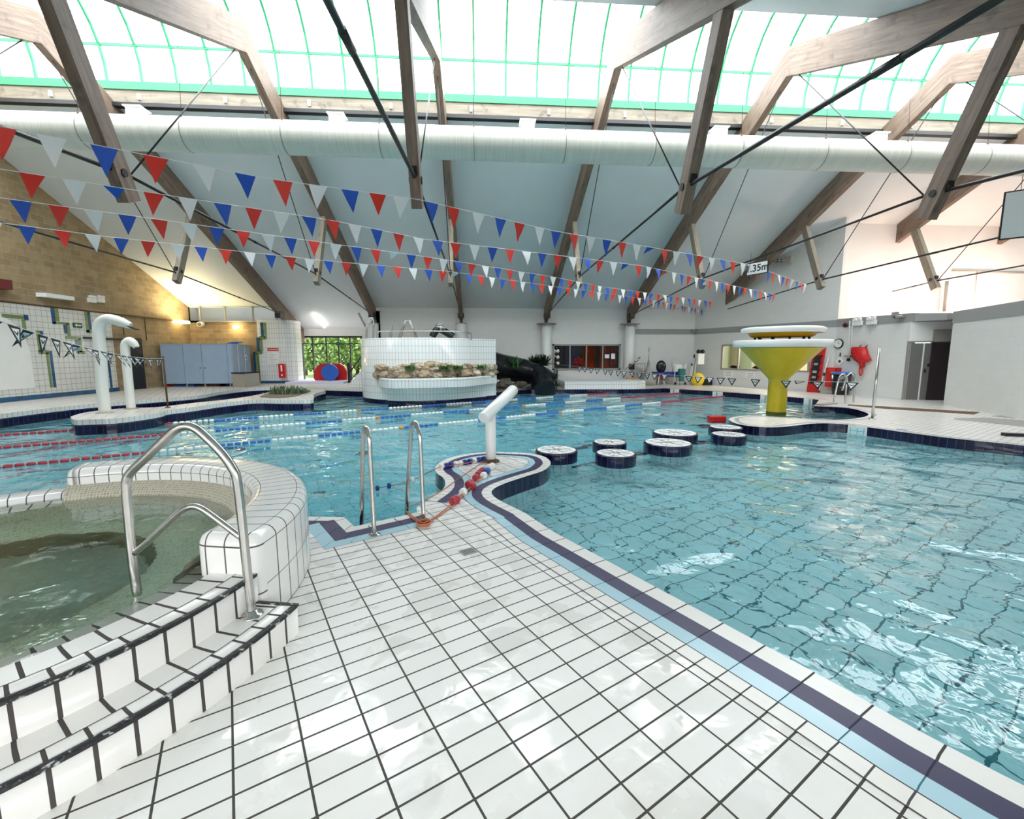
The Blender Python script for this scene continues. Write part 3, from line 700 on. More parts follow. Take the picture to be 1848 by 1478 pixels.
# ================================================================== STEPPING STONES
stones = [((1004, 811), .37, 'large round stepping stone closest to the peninsula, tiled navy and white'),
          ((1100, 797), .32, 'small round stepping stone second from the left in the back row'),
          ((1111, 817), .34, 'round stepping stone nearest the viewer in the middle of the shallows'),
          ((1218, 780), .46, 'widest round stepping stone of the back row'),
          ((1205, 798), .44, 'wide round stepping stone in front of the widest one'),
          ((1309, 770), .36, 'round stepping stone carrying the red swim floats'),
          ((1315, 783), .345, 'round stepping stone just right of and before the float-laden one')]
for (px, r_, lb) in stones:
    c = PZ(px[0], px[1], -.01)
    t = thing('stepping_stone', lb, 'stepping stone', (c.x, c.y, DEEP), 'round stepping stones across the shallows')
    cc = (c.x, c.y); n = 44
    mb = MB(); mb.lathe([(0, -.01), (r_-.035, -.01)], cc, n, 0, 2*PI); mb.build('top', ['white'], t)
    mb = MB()
    for k in range(8):
        a = k*PI/4+.3; mb.bar((cc[0]+.02*math.cos(a), cc[1]+.02*math.sin(a), -.009), (cc[0]+(r_-.04)*math.cos(a), cc[1]+(r_-.04)*math.sin(a), -.009), .007, .003)
    for q_ in (.55,):
        for s_ in (-1, 1):
            a = .3+s_*.9; cx, cy_ = cc[0]+r_*.42*math.cos(a), cc[1]+r_*.42*math.sin(a)
            mb.tube([(cx+r_*.3*math.cos(u), cy_+r_*.3*math.sin(u), -.009) for u in [i*2*PI/24 for i in range(20)]], .004, 4)
            cx, cy_ = cc[0]-r_*.42*math.cos(a), cc[1]-r_*.42*math.sin(a)
            mb.tube([(cx+r_*.3*math.cos(u), cy_+r_*.3*math.sin(u), -.009) for u in [i*2*PI/24 for i in range(20)]], .004, 4)
    mb.build('joint_lines', ['joint'], t)
    mb = MB(); mb.lathe([(r_-.035, -.01), (r_-.015, -.012), (r_-.004, -.02), (r_, -.035), (r_, -.2), (r_-.006, -.21), (r_*.72, -.215)], cc, n, m=0, rref=r_); mb.build('rim', ['navyband'], t)
    mb = MB(); mb.lathe([(r_*.72, -.21), (r_*.72, DEEP if px[0] < 0 else -.93)], cc, n, m=0, rref=r_*.7); mb.build('pedestal', ['poolwall'], t)
c = PZ(1290, 762, .0)
for k in range(4):
    mb = MB(); a = random.uniform(-.08, .08); ax = (Vector((math.cos(a), math.sin(a), 0)), Vector((-math.sin(a), math.cos(a), 0)), Vector((0, 0, 1)))
    ox = c.x+.03+random.uniform(-.01, .01)
    mb.obox((ox, c.y-.02, .012+k*.042), (.38-.01*(k == 1), .22, .036), ax)
    o = mb.build('swim_float', ['red'], None, (ox, c.y, -.008+k*.042))
    tag(o, ['bottom red foam float of the stack on the far stepping stone', 'second red foam float up in the stack on the stone', 'third red foam float up in the stack on the stone', 'top red foam float of the stack on the far stepping stone'][k], 'swim float', 'red foam floats stacked on a stepping stone')
    bv = o.modifiers.new('bevel', 'BEVEL'); bv.width = .012; bv.segments = 2

# ================================================================== LANE ROPES
rp = [[(0, 841), (300, 817), (430, 802), (730, 775), (1010, 744.5), (1200, 727), (1330, 712.5)],
      [(0, 808), (300, 784), (460, 774), (690, 755), (945, 735), (1115, 718.5), (1262, 707)],
      [(0, 786), (300, 766), (600, 745), (900, 724.5), (1060, 712), (1185, 704)]]
seg_px = [(275, 'red'), (378, 'w'), (484, 'b'), (573, 'w'), (655, 'b'), (725, 'w'), (733, 'o'), (798, 'b'), (862, 'w'), (912, 'b'), (963, 'w'), (1008, 'b'), (1013, 'o'), (1055, 'w'), (1093, 'b'), (1130, 'w'), (1163, 'b'), (1197, 'w'), (1400, 'red')]
breaks = []
ropes_uv = []
for l in rp:
    P = [PZ(x, y, ZW) for x, y in l]; uu = [p.x*UX+p.y*UY for p in P]; vv = [p.x*VX+p.y*VY for p in P]
    A = np.polyfit(uu, vv, 1); ropes_uv.append((A, uu))
for x, c_ in seg_px:
    y = np.interp(x, [a for a, b in rp[0]], [b for a, b in rp[0]]); p = PZ(x, y, ZW); breaks.append((p.x*UX+p.y*UY, c_))
fm = {}
def float_mesh(key, mat, r_, L_):
    if key in fm: return fm[key]
    mb = MB(); d = Vector((UX, UY, 0)); c = Vector((0, 0, 0))
    mb.tube([c-d*L_/2, c-d*L_*.25, c+d*L_*.25, c+d*L_/2], [r_*.75, r_, r_, r_*.75], 8)
    o = mb.build('float', [mat]); me = o.data; bpy.data.objects.remove(o); fm[key] = me; return me
lbl = ['lane rope of red, white and blue floats nearest the spa', 'middle of the three floating lane ropes', 'farthest lane rope, passing just in front of the tiled slide tower']
for i, (A, uu) in enumerate(ropes_uv):
    u0 = min(uu)-1.2; u1 = max(uu); P = lambda u, z=0: Vector((u*UX+np.polyval(A, u)*VX, u*UY+np.polyval(A, u)*VY, ZW+z))
    o3 = P(u0); t = thing('lane_rope', lbl[i], 'lane rope', o3, 'floating lane ropes across the main pool')
    mb = MB(); mb.tube([P(u0, .02), P((u0+u1)/2, .02), P(u1, .02)], .006, 5); mb.build('cord', ['string'], t)
    step = .135; us = [u0+step*k for k in range(int((u1-u0)/step))]
    order = sorted(us, key=lambda u: (P(u)-C0).length); near = set(order[:99]); rest = MB(); rmats = ['redfloat', 'whitefloat', 'bluefloat', 'orange']
    for u in us:
        cc = 'red'
        for bu, c_ in breaks:
            if u <= bu: cc = c_; break
        mt = {'red': 'redfloat', 'w': 'whitefloat', 'b': 'bluefloat', 'o': 'orange'}[cc]
        if u in near:
            o = bpy.data.objects.new('float', float_mesh(mt, mt, .04, .105)); col.objects.link(o); o.parent = t; o.location = P(u, .015)-o3
            if cc != 'w': o['label'] = {'red': 'red float', 'b': 'blue float', 'o': 'orange float'}[cc]
        else:
            p = P(u, .015); d = Vector((UX, UY, 0)); rest.tube([p-d*.052, p-d*.026, p+d*.026, p+d*.052], [.03, .04, .04, .03], 7, rmats.index(mt))
    if rest.f: rest.build('distant_floats', rmats, t)['kind'] = 'stuff'

# ================================================================== PIPE JETS, POLES, FLAG LINES
def pipejet(pts_px, base_px, r_, label):
    b_ = PZ(base_px[0], base_px[1], ZL); A = (b_.x, b_.y); B = (b_.x+1, b_.y+.15)
    t = thing('pipe_shower', label, 'pipe shower', (b_.x, b_.y, ZL), 'bent pipe showers on the island')
    pts = [PL(x, y, A, B) for x, y in pts_px]; pts[0] = Vector((b_.x, b_.y, ZL)); pts[1].x = b_.x; pts[1].y = b_.y
    s = spline(pts, 6); rr = [r_]*(len(s)-6)+[r_*(1-.06*i) for i in range(1, 7)]
    mb = MB(); mb.tube(s, rr, 22); mb.build('pipe', ['pipe'], t)
    d = (s[-1]-s[-3]).normalized(); mb = MB(); mb.obox(s[-1]+d*.06-Vector((0, 0, .03)), (.2, r_*1.5, .02), (d, d.cross(Vector((0, 0, 1))).normalized(), d.cross(Vector((0, 0, 1))).normalized().cross(d))); mb.build('spout_lip', ['black'], t)
    mb = MB(); mb.lathe([(r_, ZL+.03), (r_+.01, ZL+.02), (r_+.07, ZL+.018), (r_+.075, ZL)], A, 28); mb.build('base_plate', ['beige'], t)
pipejet([(190, 745), (186, 690), (182, 640), (178, 605), (179, 588), (187, 578), (200, 576), (218, 581), (236, 588)], (190, 745), .125, 'tall cream bent pipe shower with a long spout')
pipejet([(237, 738), (233, 700), (229, 660), (226, 632), (227, 620), (234, 615), (241, 620), (247, 627)], (237, 738), .105, 'short cream bent pipe shower beside the tall one')
pp = PZ(303, 736, ZL); pt = PY(296, 657-2, pp.y)
mb = MB(); mb.tube([(pp.x, pp.y, ZL), (pp.x, pp.y, 1.62)], .025, 10); mb.lathe([(.07, ZL), (.07, ZL+.02), (.03, ZL+.03)], (pp.x, pp.y), 12)
one('flag_pole', mb, ['rust'], 'thin dark pole on the island holding the left flag line', 'pole', (pp.x, pp.y, ZL))
rpole = PZ(1574, 757); rt = PY(1577, 629, rpole.y)
mb = MB(); mb.tube([(rpole.x, rpole.y, 0), (rpole.x, rpole.y, rt.z)], .03, 14); mb.lathe([(.08, 0), (.08, .015), (.035, .03)], (rpole.x, rpole.y), 16)
mb.tube([(rpole.x-.06, rpole.y, .94), (rpole.x+.02, rpole.y, .94)], .012, 6)
one('flag_pole', mb, ['steel'], 'steel pole at the end of the right peninsula deck', 'pole', (rpole.x, rpole.y, 0))
def flag(parent, p, d, w_, h_, tw):
    """black bordered pennant with a white inner triangle and a black chevron mark"""
    d = Vector(d).normalized(); n = d.cross(Vector((0, 0, 1))).normalized(); dn = (Vector((0, 0, -1))*math.cos(tw)+n*math.sin(tw)).normalized(); nn = d.cross(dn).normalized()
    mb = MB(); q = lambda a, b, e: p+d*(a*w_)+dn*(b*h_)+nn*e
    mb.face([q(-.5, 0, .0), q(.5, 0, .0), q(0, 1, .0)], 0); mb.face([q(.5, 0, .002), q(-.5, 0, .002), q(0, 1, .002)], 0)
    for e in (-.0015, .0035):
        for (a0, a1, b0, b1, m) in ((-.30, .30, .13, .72, 1),):
            mb.face([q(a0, b0, e), q(a1, b0, e), q(0, b1, e)], m)
        e2 = e+(-.0012 if e < 0 else .0012)
        mb.face([q(-.17, .20, e2), q(0, .34, e2), q(0, .46, e2), q(-.17, .30, e2)], 0); mb.face([q(.17, .20, e2), q(.17, .30, e2), q(0, .46, e2), q(0, .34, e2)], 0)
    mb.build('pennant', ['ink', 'whiteflag'], parent)
fp = PY(1571, 692, rpole.y); fp0 = Vector((3.75, 20.7, 0))
pl0 = PZ(1007, 702.5, 0)
mb = MB(); mb.tube([(3.62, 20.95, 0), (3.62, 20.95, 1.25)], .025, 8); one('flag_pole', mb, ['black'], 'thin dark pole by the far planter corner', 'pole', (3.62, 20.95, 0))
t = thing('flag_line', 'string of black and white backstroke pennants before the far right wall', 'flag line', (fp.x, fp.y, fp.z))
A = Vector((3.62, 20.95, 1.2)); B = Vector((rpole.x, rpole.y, .93))
lp = [A+(B-A)*s_+Vector((0, 0, -.28*4*s_*(1-s_)*.55)) for s_ in [i/24 for i in range(25)]]
mb = MB(); mb.tube(lp, .004, 4); mb.build('string', ['string'], t)
for x in (1046, 1055, 1067, 1079, 1092, 1103, 1116, 1126, 1141, 1154, 1167, 1182, 1200, 1243, 1262, 1281, 1301, 1320, 1365, 1417, 1445, 1475, 1536):
    best = min(range(200), key=lambda k: abs((lambda v: 924+F*v.dot(CR)/v.dot(CF))(A+(B-A)*(k/200)-C0)-x)); s_ = best/200
    p = A+(B-A)*s_+Vector((0, 0, -.28*4*s_*(1-s_)*.55)); flag(t, p, (B-A), .30, .24, random.uniform(-.3, .3) if x != 1445 else 1.2)
t = thing('flag_line', 'string of black and white pennants at the left, tied to the island pole', 'flag line', (pp.x, pp.y, 1.6))
A = Vector((pp.x, pp.y, 1.55)); B = Vector((-5.6, 4.9, 2.28)); lp = [A+(B-A)*s_+Vector((0, 0, -.32*4*s_*(1-s_)*.6)) for s_ in [i/24 for i in range(25)]]
mb = MB(); mb.tube(lp, .006, 4); mb.build('string', ['string'], t)
for k in range(24):
    s_ = (k+.6)/24; p = A+(B-A)*s_+Vector((0, 0, -.32*4*s_*(1-s_)*.6)); flag(t, p, (B-A), .30, .30, random.uniform(-.9, .9))

# ================================================================== YELLOW FUNNEL
fb = PZ(1400, 748, ZW); fx, fy = fb.x, fb.y
Yz = lambda y, r=1.1: PY(1400, y, fy-r).z
t = thing('water_funnel', 'huge yellow water funnel with white rims standing in the right pool', 'water funnel', (fx, fy, DEEP))
mb = MB(); mb.lathe([(.27, -1.2), (.27, -.05), (.26, Yz(690, .2)), (.28, Yz(684, .25)), (1.10, Yz(627))], (fx, fy), 48); mb.build('cone', ['yellow'], t)
mb = MB(); mb.lathe([(.273, ZW-.03), (.274, ZW+.10)], (fx, fy), 40); mb.build('stain_band', ['algae'], t)['label'] = 'green algae stain at the waterline'
z0, z1 = Yz(626, 1.3), Yz(611.5, 1.3)
mb = MB(); mb.lathe([(1.05, z0+.01), (1.27, z0), (1.31, z0+.03), (1.31, z1-.02), (1.28, z1), (1.05, z1), (1.0, z1-.1)], (fx, fy), 56); mb.build('lower_rim', ['rim'], t)
z2, z3, z4 = Yz(606, .8), Yz(597, .95), Yz(588, 1.1)
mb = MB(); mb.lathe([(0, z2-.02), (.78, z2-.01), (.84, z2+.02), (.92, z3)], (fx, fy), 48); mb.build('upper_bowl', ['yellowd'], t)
mb = MB(); mb.lathe([(.88, z3), (1.09, z3-.02), (1.11, z3+.01), (1.11, z4-.02), (1.04, z4+.02), (0, z4+.05)], (fx, fy), 56); mb.build('upper_rim', ['rim'], t)
for k in range(10):
    a = k*PI/5; mb = MB(); mb.tube([(fx+.7*math.cos(a), fy+.7*math.sin(a), z1-.12), (fx+.7*math.cos(a), fy+.7*math.sin(a), z2)], .035, 8); mb.build('support_post', ['black'], t)
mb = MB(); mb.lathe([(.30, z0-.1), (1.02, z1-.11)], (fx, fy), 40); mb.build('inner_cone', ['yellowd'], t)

# ================================================================== ROOF
def rz(y): return 8.95-(abs(y-12.1))*.4455          # underside of the rafters
def cz(y): return rz(y)+.745                         # ceiling plane
TX = [-10.37, -5.71, -1.05, 3.60, 8.25, 12.9, 17.56, 22.2]
TL = ['leftmost roof truss, over the far lockers and garden glazing', 'roof truss second from the left, standing on the column behind the tower', 'roof truss over the white water jet, third from the left', 'roof truss fourth from the left, above the far office window',
      'roof truss fifth from the left, over the 1.35m sign', 'roof truss sixth from the left, dying into the far right wall', 'roof truss with its end in the warm white recess wall', 'rightmost roof truss, mostly beyond the frame']
FE = [26.9, 24.5, 24.5, 24.5, 24.5, 22.7, 18.1, 18.1]
for i, X_ in enumerate(TX):
    t = thing('roof_truss', TL[i], 'roof truss', (X_, FE[i], 3.34), 'timber roof trusses with steel tie rods')
    hw = .10; ye = FE[i]
    for side in (1, -1):
        mb = MB(); yo = ye if side > 0 else -.3
        top = .72
        foot = side > 0 and i < 5
        P = [(12.1, rz(12.1)), (yo-(.35 if foot else 0), rz(yo-(.35 if foot else 0)))]
        if foot: P += [(yo+.05, 3.55 if i else rz(yo)), (yo+.12, 3.55 if i else rz(yo)), (yo+.12, rz(yo)+top)]
        else: P += [(yo, rz(yo)+top)]
        P += [(12.1, rz(12.1)+top)]
        d = math.atan(.4455)
        for sx in (-1, 1):
            pts = [(X_+sx*hw, y, z) for y, z in P]; uv = [(abs(y-12.1)/math.cos(d)*1.0, z+abs(y-12.1)*.4455) for y, z in P]
            if (sx > 0) == (side > 0): pts.reverse(); uv.reverse()
            # pts order decides the normal
            mb.face(pts, 0, uv)
        k = len(P)
        for a in range(k):
            y0, z0 = P[a]; y1, z1 = P[(a+1) % k]; l0 = abs(y0-12.1); l1 = abs(y1-12.1)
            mb.face([(X_-hw, y0, z0), (X_+hw, y0, z0), (X_+hw, y1, z1), (X_-hw, y1, z1)], 0, [(l0, 0), (l0, .2), (l1, .2), (l1, 0)])
        mb.build('rafter', ['wood'], t)
    for side in (1, -1):
        if side > 0 and i >= 7: continue
        yb = 12.1+side*4.15; dn = Vector((0, side*.407, .9135))
        a = Vector((X_, yb-side*.02, 4.13)); L_ = (rz(yb+side*1.1)+.1-4.13)/.9135
        mb = MB(); mb.bar(a, a+dn*L_, .175 if side < 0 else .165, .30 if side < 0 else .26, (0, 1, 0))
        mb.build('strut', ['wood' if side < 0 else 'curb'], t)
        mb = MB()
        for sx in (-1, 1): mb.tube([a+dn*.42+Vector((sx*.09, 0, 0)), a+dn*.42+Vector((sx*.106, 0, 0))], .062, 16)
        mb.obox(a+dn*.5+Vector((0, -.17, 0)), (.10, .08, .12)); mb.build('steel_pin', ['black'], t)
    nb, fbm = Vector((X_, 7.9+.13, 4.55)), Vector((X_, 16.3-.1, 4.45))
    segs = [(nb, fbm, .026)]
    if i < 7: segs.append((fbm, Vector((X_, min(FE[i], 24.2) if i != 5 else 22.7, 3.78 if i < 5 else (4.0 if i == 5 else 4.3))), .024))
    segs.append((nb, Vector((X_, -.1, 3.75)), .032))
    for a, b, r_ in segs:
        mb = MB(); mb.tube([a, b], r_, 8); m_ = (a+b)/2; d = (b-a).normalized(); mb.tube([m_-d*.14, m_+d*.14], r_*1.22, 8); mb.build('tie_rod', ['black'], t)
    for a, y_ in ((nb, 11.75), (fbm, 12.45)):
        mb = MB(); mb.tube([a, (X_, y_, rz(y_))], .014, 6); mb.build('hanger_rod', ['black'], t)
    if 0 < i < 5:
        mb = MB(); mb.box((X_-.07, 24.28, 3.34), (X_+.07, 24.55, 3.75)); mb.box((X_-.16, 23.95, 3.62), (X_+.16, 24.3, 3.86)); mb.build('steel_shoe', ['black'], t)
    elif i == 0:
        mb = MB(); mb.box((X_-.14, 23.7, 3.55), (X_+.14, 24.2, 3.9)); mb.build('steel_shoe', ['black'], t)
# ceilings
def slab(name, xa, xb, ya, yb, mat='ceil'):
    mb = MB(); P = [(xa, ya, cz(ya)), (xb, ya, cz(ya)), (xb, yb, cz(yb)), (xa, yb, cz(yb))]
    Q = [(p[0], p[1], p[2]+.12) for p in P]
    mb.face(P[::-1], 0); mb.face(Q, 0); mb.ribbon(P, Q, 0, True); struct(name, mb, [mat])
slab('ceiling', -15.4, 15.2, 14.22, 24.6)
slab('ceiling.001', 15.2, 26, 14.22, 18.1)
slab('ceiling.002', -10.42, -5.6, 24.6, 27.1)
slab('ceiling.003', -15.4, 26, -3.1, 9.42)
mb = MB()
mb.box((-15.4, 14.10, 8.72), (26, 14.22, 9.06), 0); mb.box((-15.4, 14.06, 8.62), (26, 14.24, 8.72), 1)
mb.box((-15.4, 9.42, 8.60), (26, 9.54, 9.06), 0)
struct('trim_10', mb, ['curb', 'black'])
# small brackets on the kerb
mb = MB()
for k in range(18):
    x = -14.2+k*2.33; mb.box((x-.04, 14.05, 8.80), (x+.04, 14.10, 8.95))
struct('trim_11', mb, ['plastic'])
# barrel vault skylight
VR = 2.06; VZ = 9.28
va = [R(a) for a in (0, 12, 24, 36, 48, 60, 75, 90, 105, 120, 132, 144, 156, 168, 180)]
vp = lambda a, r_=VR: ((12.1 if math.cos(a) > 0 else 12.1)+(r_+(.55 if math.cos(a) < 0 else 0)*(-math.cos(a)))*math.cos(a), VZ+r_*math.sin(a)*1.02)
sky = bpy.data.objects.new('window_1', None); col.objects.link(sky); ORG['window_1'] = Vector((4, 12.1, 9.1)); sky.location = (4, 12.1, 9.1); tag(sky, 'barrel vaulted rooflight with green glazing bars along the ridge', None, None, 'structure')
mb = MB()
for a, b in zip(va, va[1:]):
    p, q = vp(a), vp(b); mb.face([(-15.4, p[0], p[1]), (26, p[0], p[1]), (26, q[0], q[1]), (-15.4, q[0], q[1])], 0)
for X_ in (-15.4, 26):
    mb.face([(X_, *vp(a)) for a in va], 0)
mb.build('glass', ['skyglass'], sky)
k0 = -15
x = -1.05-.932*15
while x < 25.5:
    mb = MB(); pts = [Vector((x, *vp(a, VR-.03))) for a in va]
    for a, b in zip(pts, pts[1:]): mb.bar(a, b, .06, .07)
    mb.build('glazing_bar', ['green'], sky); x += .932
for a in (R(24), R(90), R(156)):
    p = vp(a, VR-.03); mb = MB(); mb.box((-15.4, p[0]-.03, p[1]-.03), (26, p[0]+.03, p[1]+.03)); mb.build('purlin', ['green'], sky)
for yy in (14.16, 9.48):
    mb = MB(); mb.box((-15.4, yy-.1, 9.06), (26, yy+.1, 9.27)); mb.build('sill_rail', ['green'], sky)
# ventilation duct
DZ, DR, DY = 7.03, .385, 12.1
t = thing('ventilation_duct', 'long white spiral ventilation duct hanging under the rooflight', 'ventilation duct', (4, DY, DZ))
mb = MB(); K = 24
xs = [-15.3+.5*k for k in range(83)]
mb.tube([(x, DY, DZ) for x in xs], DR, 28, 0)
mb.build('duct_tube', ['duct'], t)
k = 0; x = -15.03+.93
while x < 25:
    mb = MB(); mb.tube([(x-.012, DY, DZ), (x+.012, DY, DZ)], DR+.006, 28); mb.build('seam_band', ['beige'], t)
    mb = MB(); mb.tube([(x, DY-.25, DZ+.3), (x, DY-.02, 11.3)], .006, 4); mb.tube([(x, DY-.27, DZ+.24), (x, DY-.24, DZ+.34)], .02, 6); mb.build('hanger_wire', ['rust'], t)
    x += 2.33
for i, px in enumerate((254, 611, 951, 1295, 1581)):
    p = PY(px, 225, 12.35); z = DZ+DR
    tt = thing('floodlight', ['leftmost', 'second', 'third', 'fourth', 'fifth'][i]+' small white floodlight box standing on the duct, counted from the left', 'floodlight', (p.x, 12.25, z-.04), 'white floodlights on top of the duct')
    mb = MB(); mb.box((p.x-.17, 12.12, z+.06), (p.x+.17, 12.42, z+.24)); mb.build('housing', ['plastic'], tt)
    mb = MB(); mb.box((p.x-.21, 12.08, z+.235), (p.x+.21, 12.46, z+.26)); mb.build('cover_plate', ['plastic'], tt)
    mb = MB(); mb.box((p.x-.13, 12.2, z-.03), (p.x-.10, 12.24, z+.07)); mb.box((p.x+.10, 12.2, z-.03), (p.x+.13, 12.24, z+.07)); mb.build('bracket', ['black'], tt)

# ================================================================== WALLS
mb = MB(); mb.box((-5.6, 24.5, -1.5), (3.98, 24.75, 5.0)); mb.box((7.85, 24.5, -1.5), (12.3, 24.75, 5.0)); mb.box((3.98, 24.5, -1.5), (7.85, 24.75, .80)); mb.box((3.98, 24.5, 2.23), (7.85, 24.75, 5.0))
struct('wall_far', mb, ['wallgrey'])
A_w = Vector((12.1, 24.5)); B_w = Vector((14.9, 17.7)); C_w = Vector((15.4, 14.9)); F_w = Vector((17.4, 14.3)); E_w = Vector((15.0, 13.2)); G_w = Vector((13.5, 9.95))
def wallseg(mb, a, b, z0, z1, th=.2, m=0, hole=None):
    """wall face from a to b; thickness to the left of a->b... hole=(s0,s1,z0,z1) in metres along"""
    d = (b-a); L_ = d.length; d = d/L_; n = Vector((-d.y, d.x))
    def blk(s0, s1, za, zb):
        if s1-s0 < 1e-3 or zb-za < 1e-3: return
        c = a+d*((s0+s1)/2)+n*th/2
        mb.obox((c.x, c.y, (za+zb)/2), (s1-s0, th, zb-za), (Vector((d.x, d.y, 0)), Vector((n.x, n.y, 0)), Vector((0, 0, 1))), m)
    if hole:
        s0, s1, h0, h1 = hole; blk(0, s0, z0, z1); blk(s1, L_, z0, z1); blk(s0, s1, z0, h0); blk(s0, s1, h1, z1)
    else: blk(0, L_, z0, z1)
# office window in the right wall : on A-B
dAB = (B_w-A_w).normalized()
def along(px, py, a, b):   # distance along a->b and z of a pixel on that wall plane
    p = PL(px, py, a, b); return ((Vector((p.x, p.y))-a).dot((b-a).normalized()), p.z)
o0 = along(1303, 622, A_w, B_w); o1 = along(1463, 648, A_w, B_w); o2 = along(1303, 667, A_w, B_w)
OW = (o0[0], o1[0], o2[1], o0[1])
mb = MB(); wallseg(mb, A_w, B_w, -1.5, 2.78, hole=OW); struct('wall_right', mb, ['wallgrey'])
mb = MB(); wallseg(mb, A_w, B_w, 3.07, 8.4); struct('wall_right.001', mb, ['wallgrey'])
mb = MB(); wallseg(mb, B_w, C_w, -1.5, 2.78); struct('wall_right.002', mb, ['wallgrey'])
d0 = along(1640, 618, C_w, F_w); d1 = along(1686, 618, C_w, F_w)
mb = MB(); wallseg(mb, C_w, F_w, -.5, 2.78, hole=(d0[0], d1[0], -.02, 2.1)); struct('wall_right.003', mb, ['white'])
mb = MB(); wallseg(mb, E_w, G_w, -1.5, 2.66); wallseg(mb, G_w, Vector((13.2, -3)), -1.5, 2.66); struct('wall_right.004', mb, ['wallgrey'])
mb = MB(); wallseg(mb, F_w, Vector((17.6, 13.4)), -.5, 2.78); wallseg(mb, Vector((17.6, 13.3)), E_w, -.5, 2.66); struct('wall_right.005', mb, ['white'])
mb = MB()
dn_ = Vector((dAB.y, -dAB.x))*-.01
o_ = lambda p, q: ((q-p).normalized().yx)
def band(mb, a, b, z0, z1, th=.24):
    d = (b-a).normalized(); n = Vector((-d.y, d.x)); wallseg(mb, a-n*.02-d*.01, b-n*.02+d*.01, z0, z1, th)
mb.box((8.5, 24.47, 2.78), (12.12, 24.52, 3.07))
band(mb, A_w, B_w, 2.78, 3.07); band(mb, B_w, C_w, 2.78, 3.10); band(mb, C_w, F_w.lerp(C_w, .25), 2.78, 3.08); band(mb, E_w, G_w, 2.62, 2.98); band(mb, G_w, Vector((13.2, -3)), 2.62, 2.98)
struct('trim_12', mb, ['stripe'])
# overhanging canopy over the door recess and flat roof of the low building
mb = MB(); mb.prism([tuple(C_w), (15.9, 14.2), (15.4, 13.3), tuple(E_w+Vector((.1, .1))), (18, 13.3), (18, 15)], 2.80, 2.98); struct('trim_13', mb, ['stripe'])
mb = MB(); mb.prism([tuple(B_w+Vector((.15, .1))), tuple(C_w+Vector((.15, 0))), (18, 14.8), (26, 14.8), (26, 18.0), (15.2, 18.0)], 2.9, 3.0); mb.prism([tuple(E_w+Vector((.2, 0))), tuple(G_w+Vector((.2, 0))), (13.5, -3), (26, -3), (26, 14.8), (18, 14.8), (18, 13.3)], 2.78, 2.9)
struct('ceiling.004', mb, ['stripe'])
mb = MB(); mb.box((15.15, 18.05, 2.9), (26, 18.25, 9)); struct('wall_right.006', mb, ['pinkwall'])
mb = MB(); mb.box((26, -3.2, -1.5), (26.2, 18.3, 11.5)); struct('wall_right.007', mb, ['pinkwall'])
# left gable wall : tan blockwork above, glazed tiles below
WX = -15.2
mb = MB(); gz = [(-3.2, -.2), (24.6, -.2), (24.6, cz(24.6)+.05), (14.2, cz(14.2)+.05), (14.2, 9.2), (12.9, 11.2), (11.3, 11.2), (9.45, 9.2), (9.45, cz(9.45)+.05), (-3.2, cz(-3.2)+.05)]
mb.face([(WX, y, z) for y, z in gz][::-1], 0, [(y, z) for y, z in gz][::-1]); mb.face([(WX-.3, y, z) for y, z in gz], 0, [(y, z) for y, z in gz])
struct('wall_left', mb, ['brick'])
zt = lambda px, py: PX(px, py, WX)
tt = zt(160, 562); ztop = zt(60, 552).z
mb = MB(); yE = zt(205, 640).y; mb.box((WX, -3, .2), (WX+.04, yE, ztop), 0); mb.box((WX, -3, ZL-.02), (WX+.045, yE+.05, ZL+.16), 1)
def wrect(p, q, m, e=.05):      # coloured course on the tiled wall between two photo points
    a = zt(*p); b = zt(q[0]+.115*(924-q[0])/840*(q[1]-p[1]), q[1]); mb.box((WX+.03, min(a.y, b.y), min(a.z, b.z)), (WX+e, max(a.y, b.y), max(a.z, b.z)), m)
for P_ in [((88, 553), (95, 585), 1), ((95, 553), (102, 580), 2), ((93, 580), (121, 586), 2), ((112, 586), (118, 602), 1), ((117, 583), (123, 607), 2),
           ((115, 606), (143, 613), 2), ((133, 613), (138, 638), 1), ((138, 611), (144, 636), 2), ((138, 633), (151, 639), 2),
           ((149, 559), (155, 600), 2), ((155, 560), (160, 595), 1), ((153, 595), (168, 602), 2),
           ((40, 568), (48, 578), 1), ((0, 566), (41, 576), 2), ((36, 576), (43, 596), 2), ((62, 596), (69, 635), 2), ((69, 597), (75, 632), 1),
           ((66, 632), (86, 639), 2), ((80, 636), (86, 699), 2), ((86, 633), (92, 699), 1), ((190, 635), (195, 706), 1)]: wrect(*P_)
# big plain white disc-edged panel at the far left
c_ = zt(0, 640); rr_ = (zt(50, 640).y-c_.y); pts = []
mb2 = MB()
struct('wall_left.001', mb, ['walltile', 'bluetile', 'greentile'])
za, zb = zt(30, 702).z, zt(20, 572).z; yy0 = zt(52, 640).y; N_ = 12
pp_ = [(yy0, za)] + [(yy0-.9*(1-math.cos(a*PI/2/N_)), za+(zb-za)*(.45+.55*math.sin(a*PI/2/N_))) for a in range(N_+1)]
pp_ += [(5, zb), (5, za)]
mb = MB(); mb.face([(WX+.06, y, z) for y, z in pp_][::-1], 0); mb.ribbon([(WX+.04, y, z) for y, z in pp_], [(WX+.06, y, z) for y, z in pp_], 0, True)
struct('trim_14', mb, ['white'])
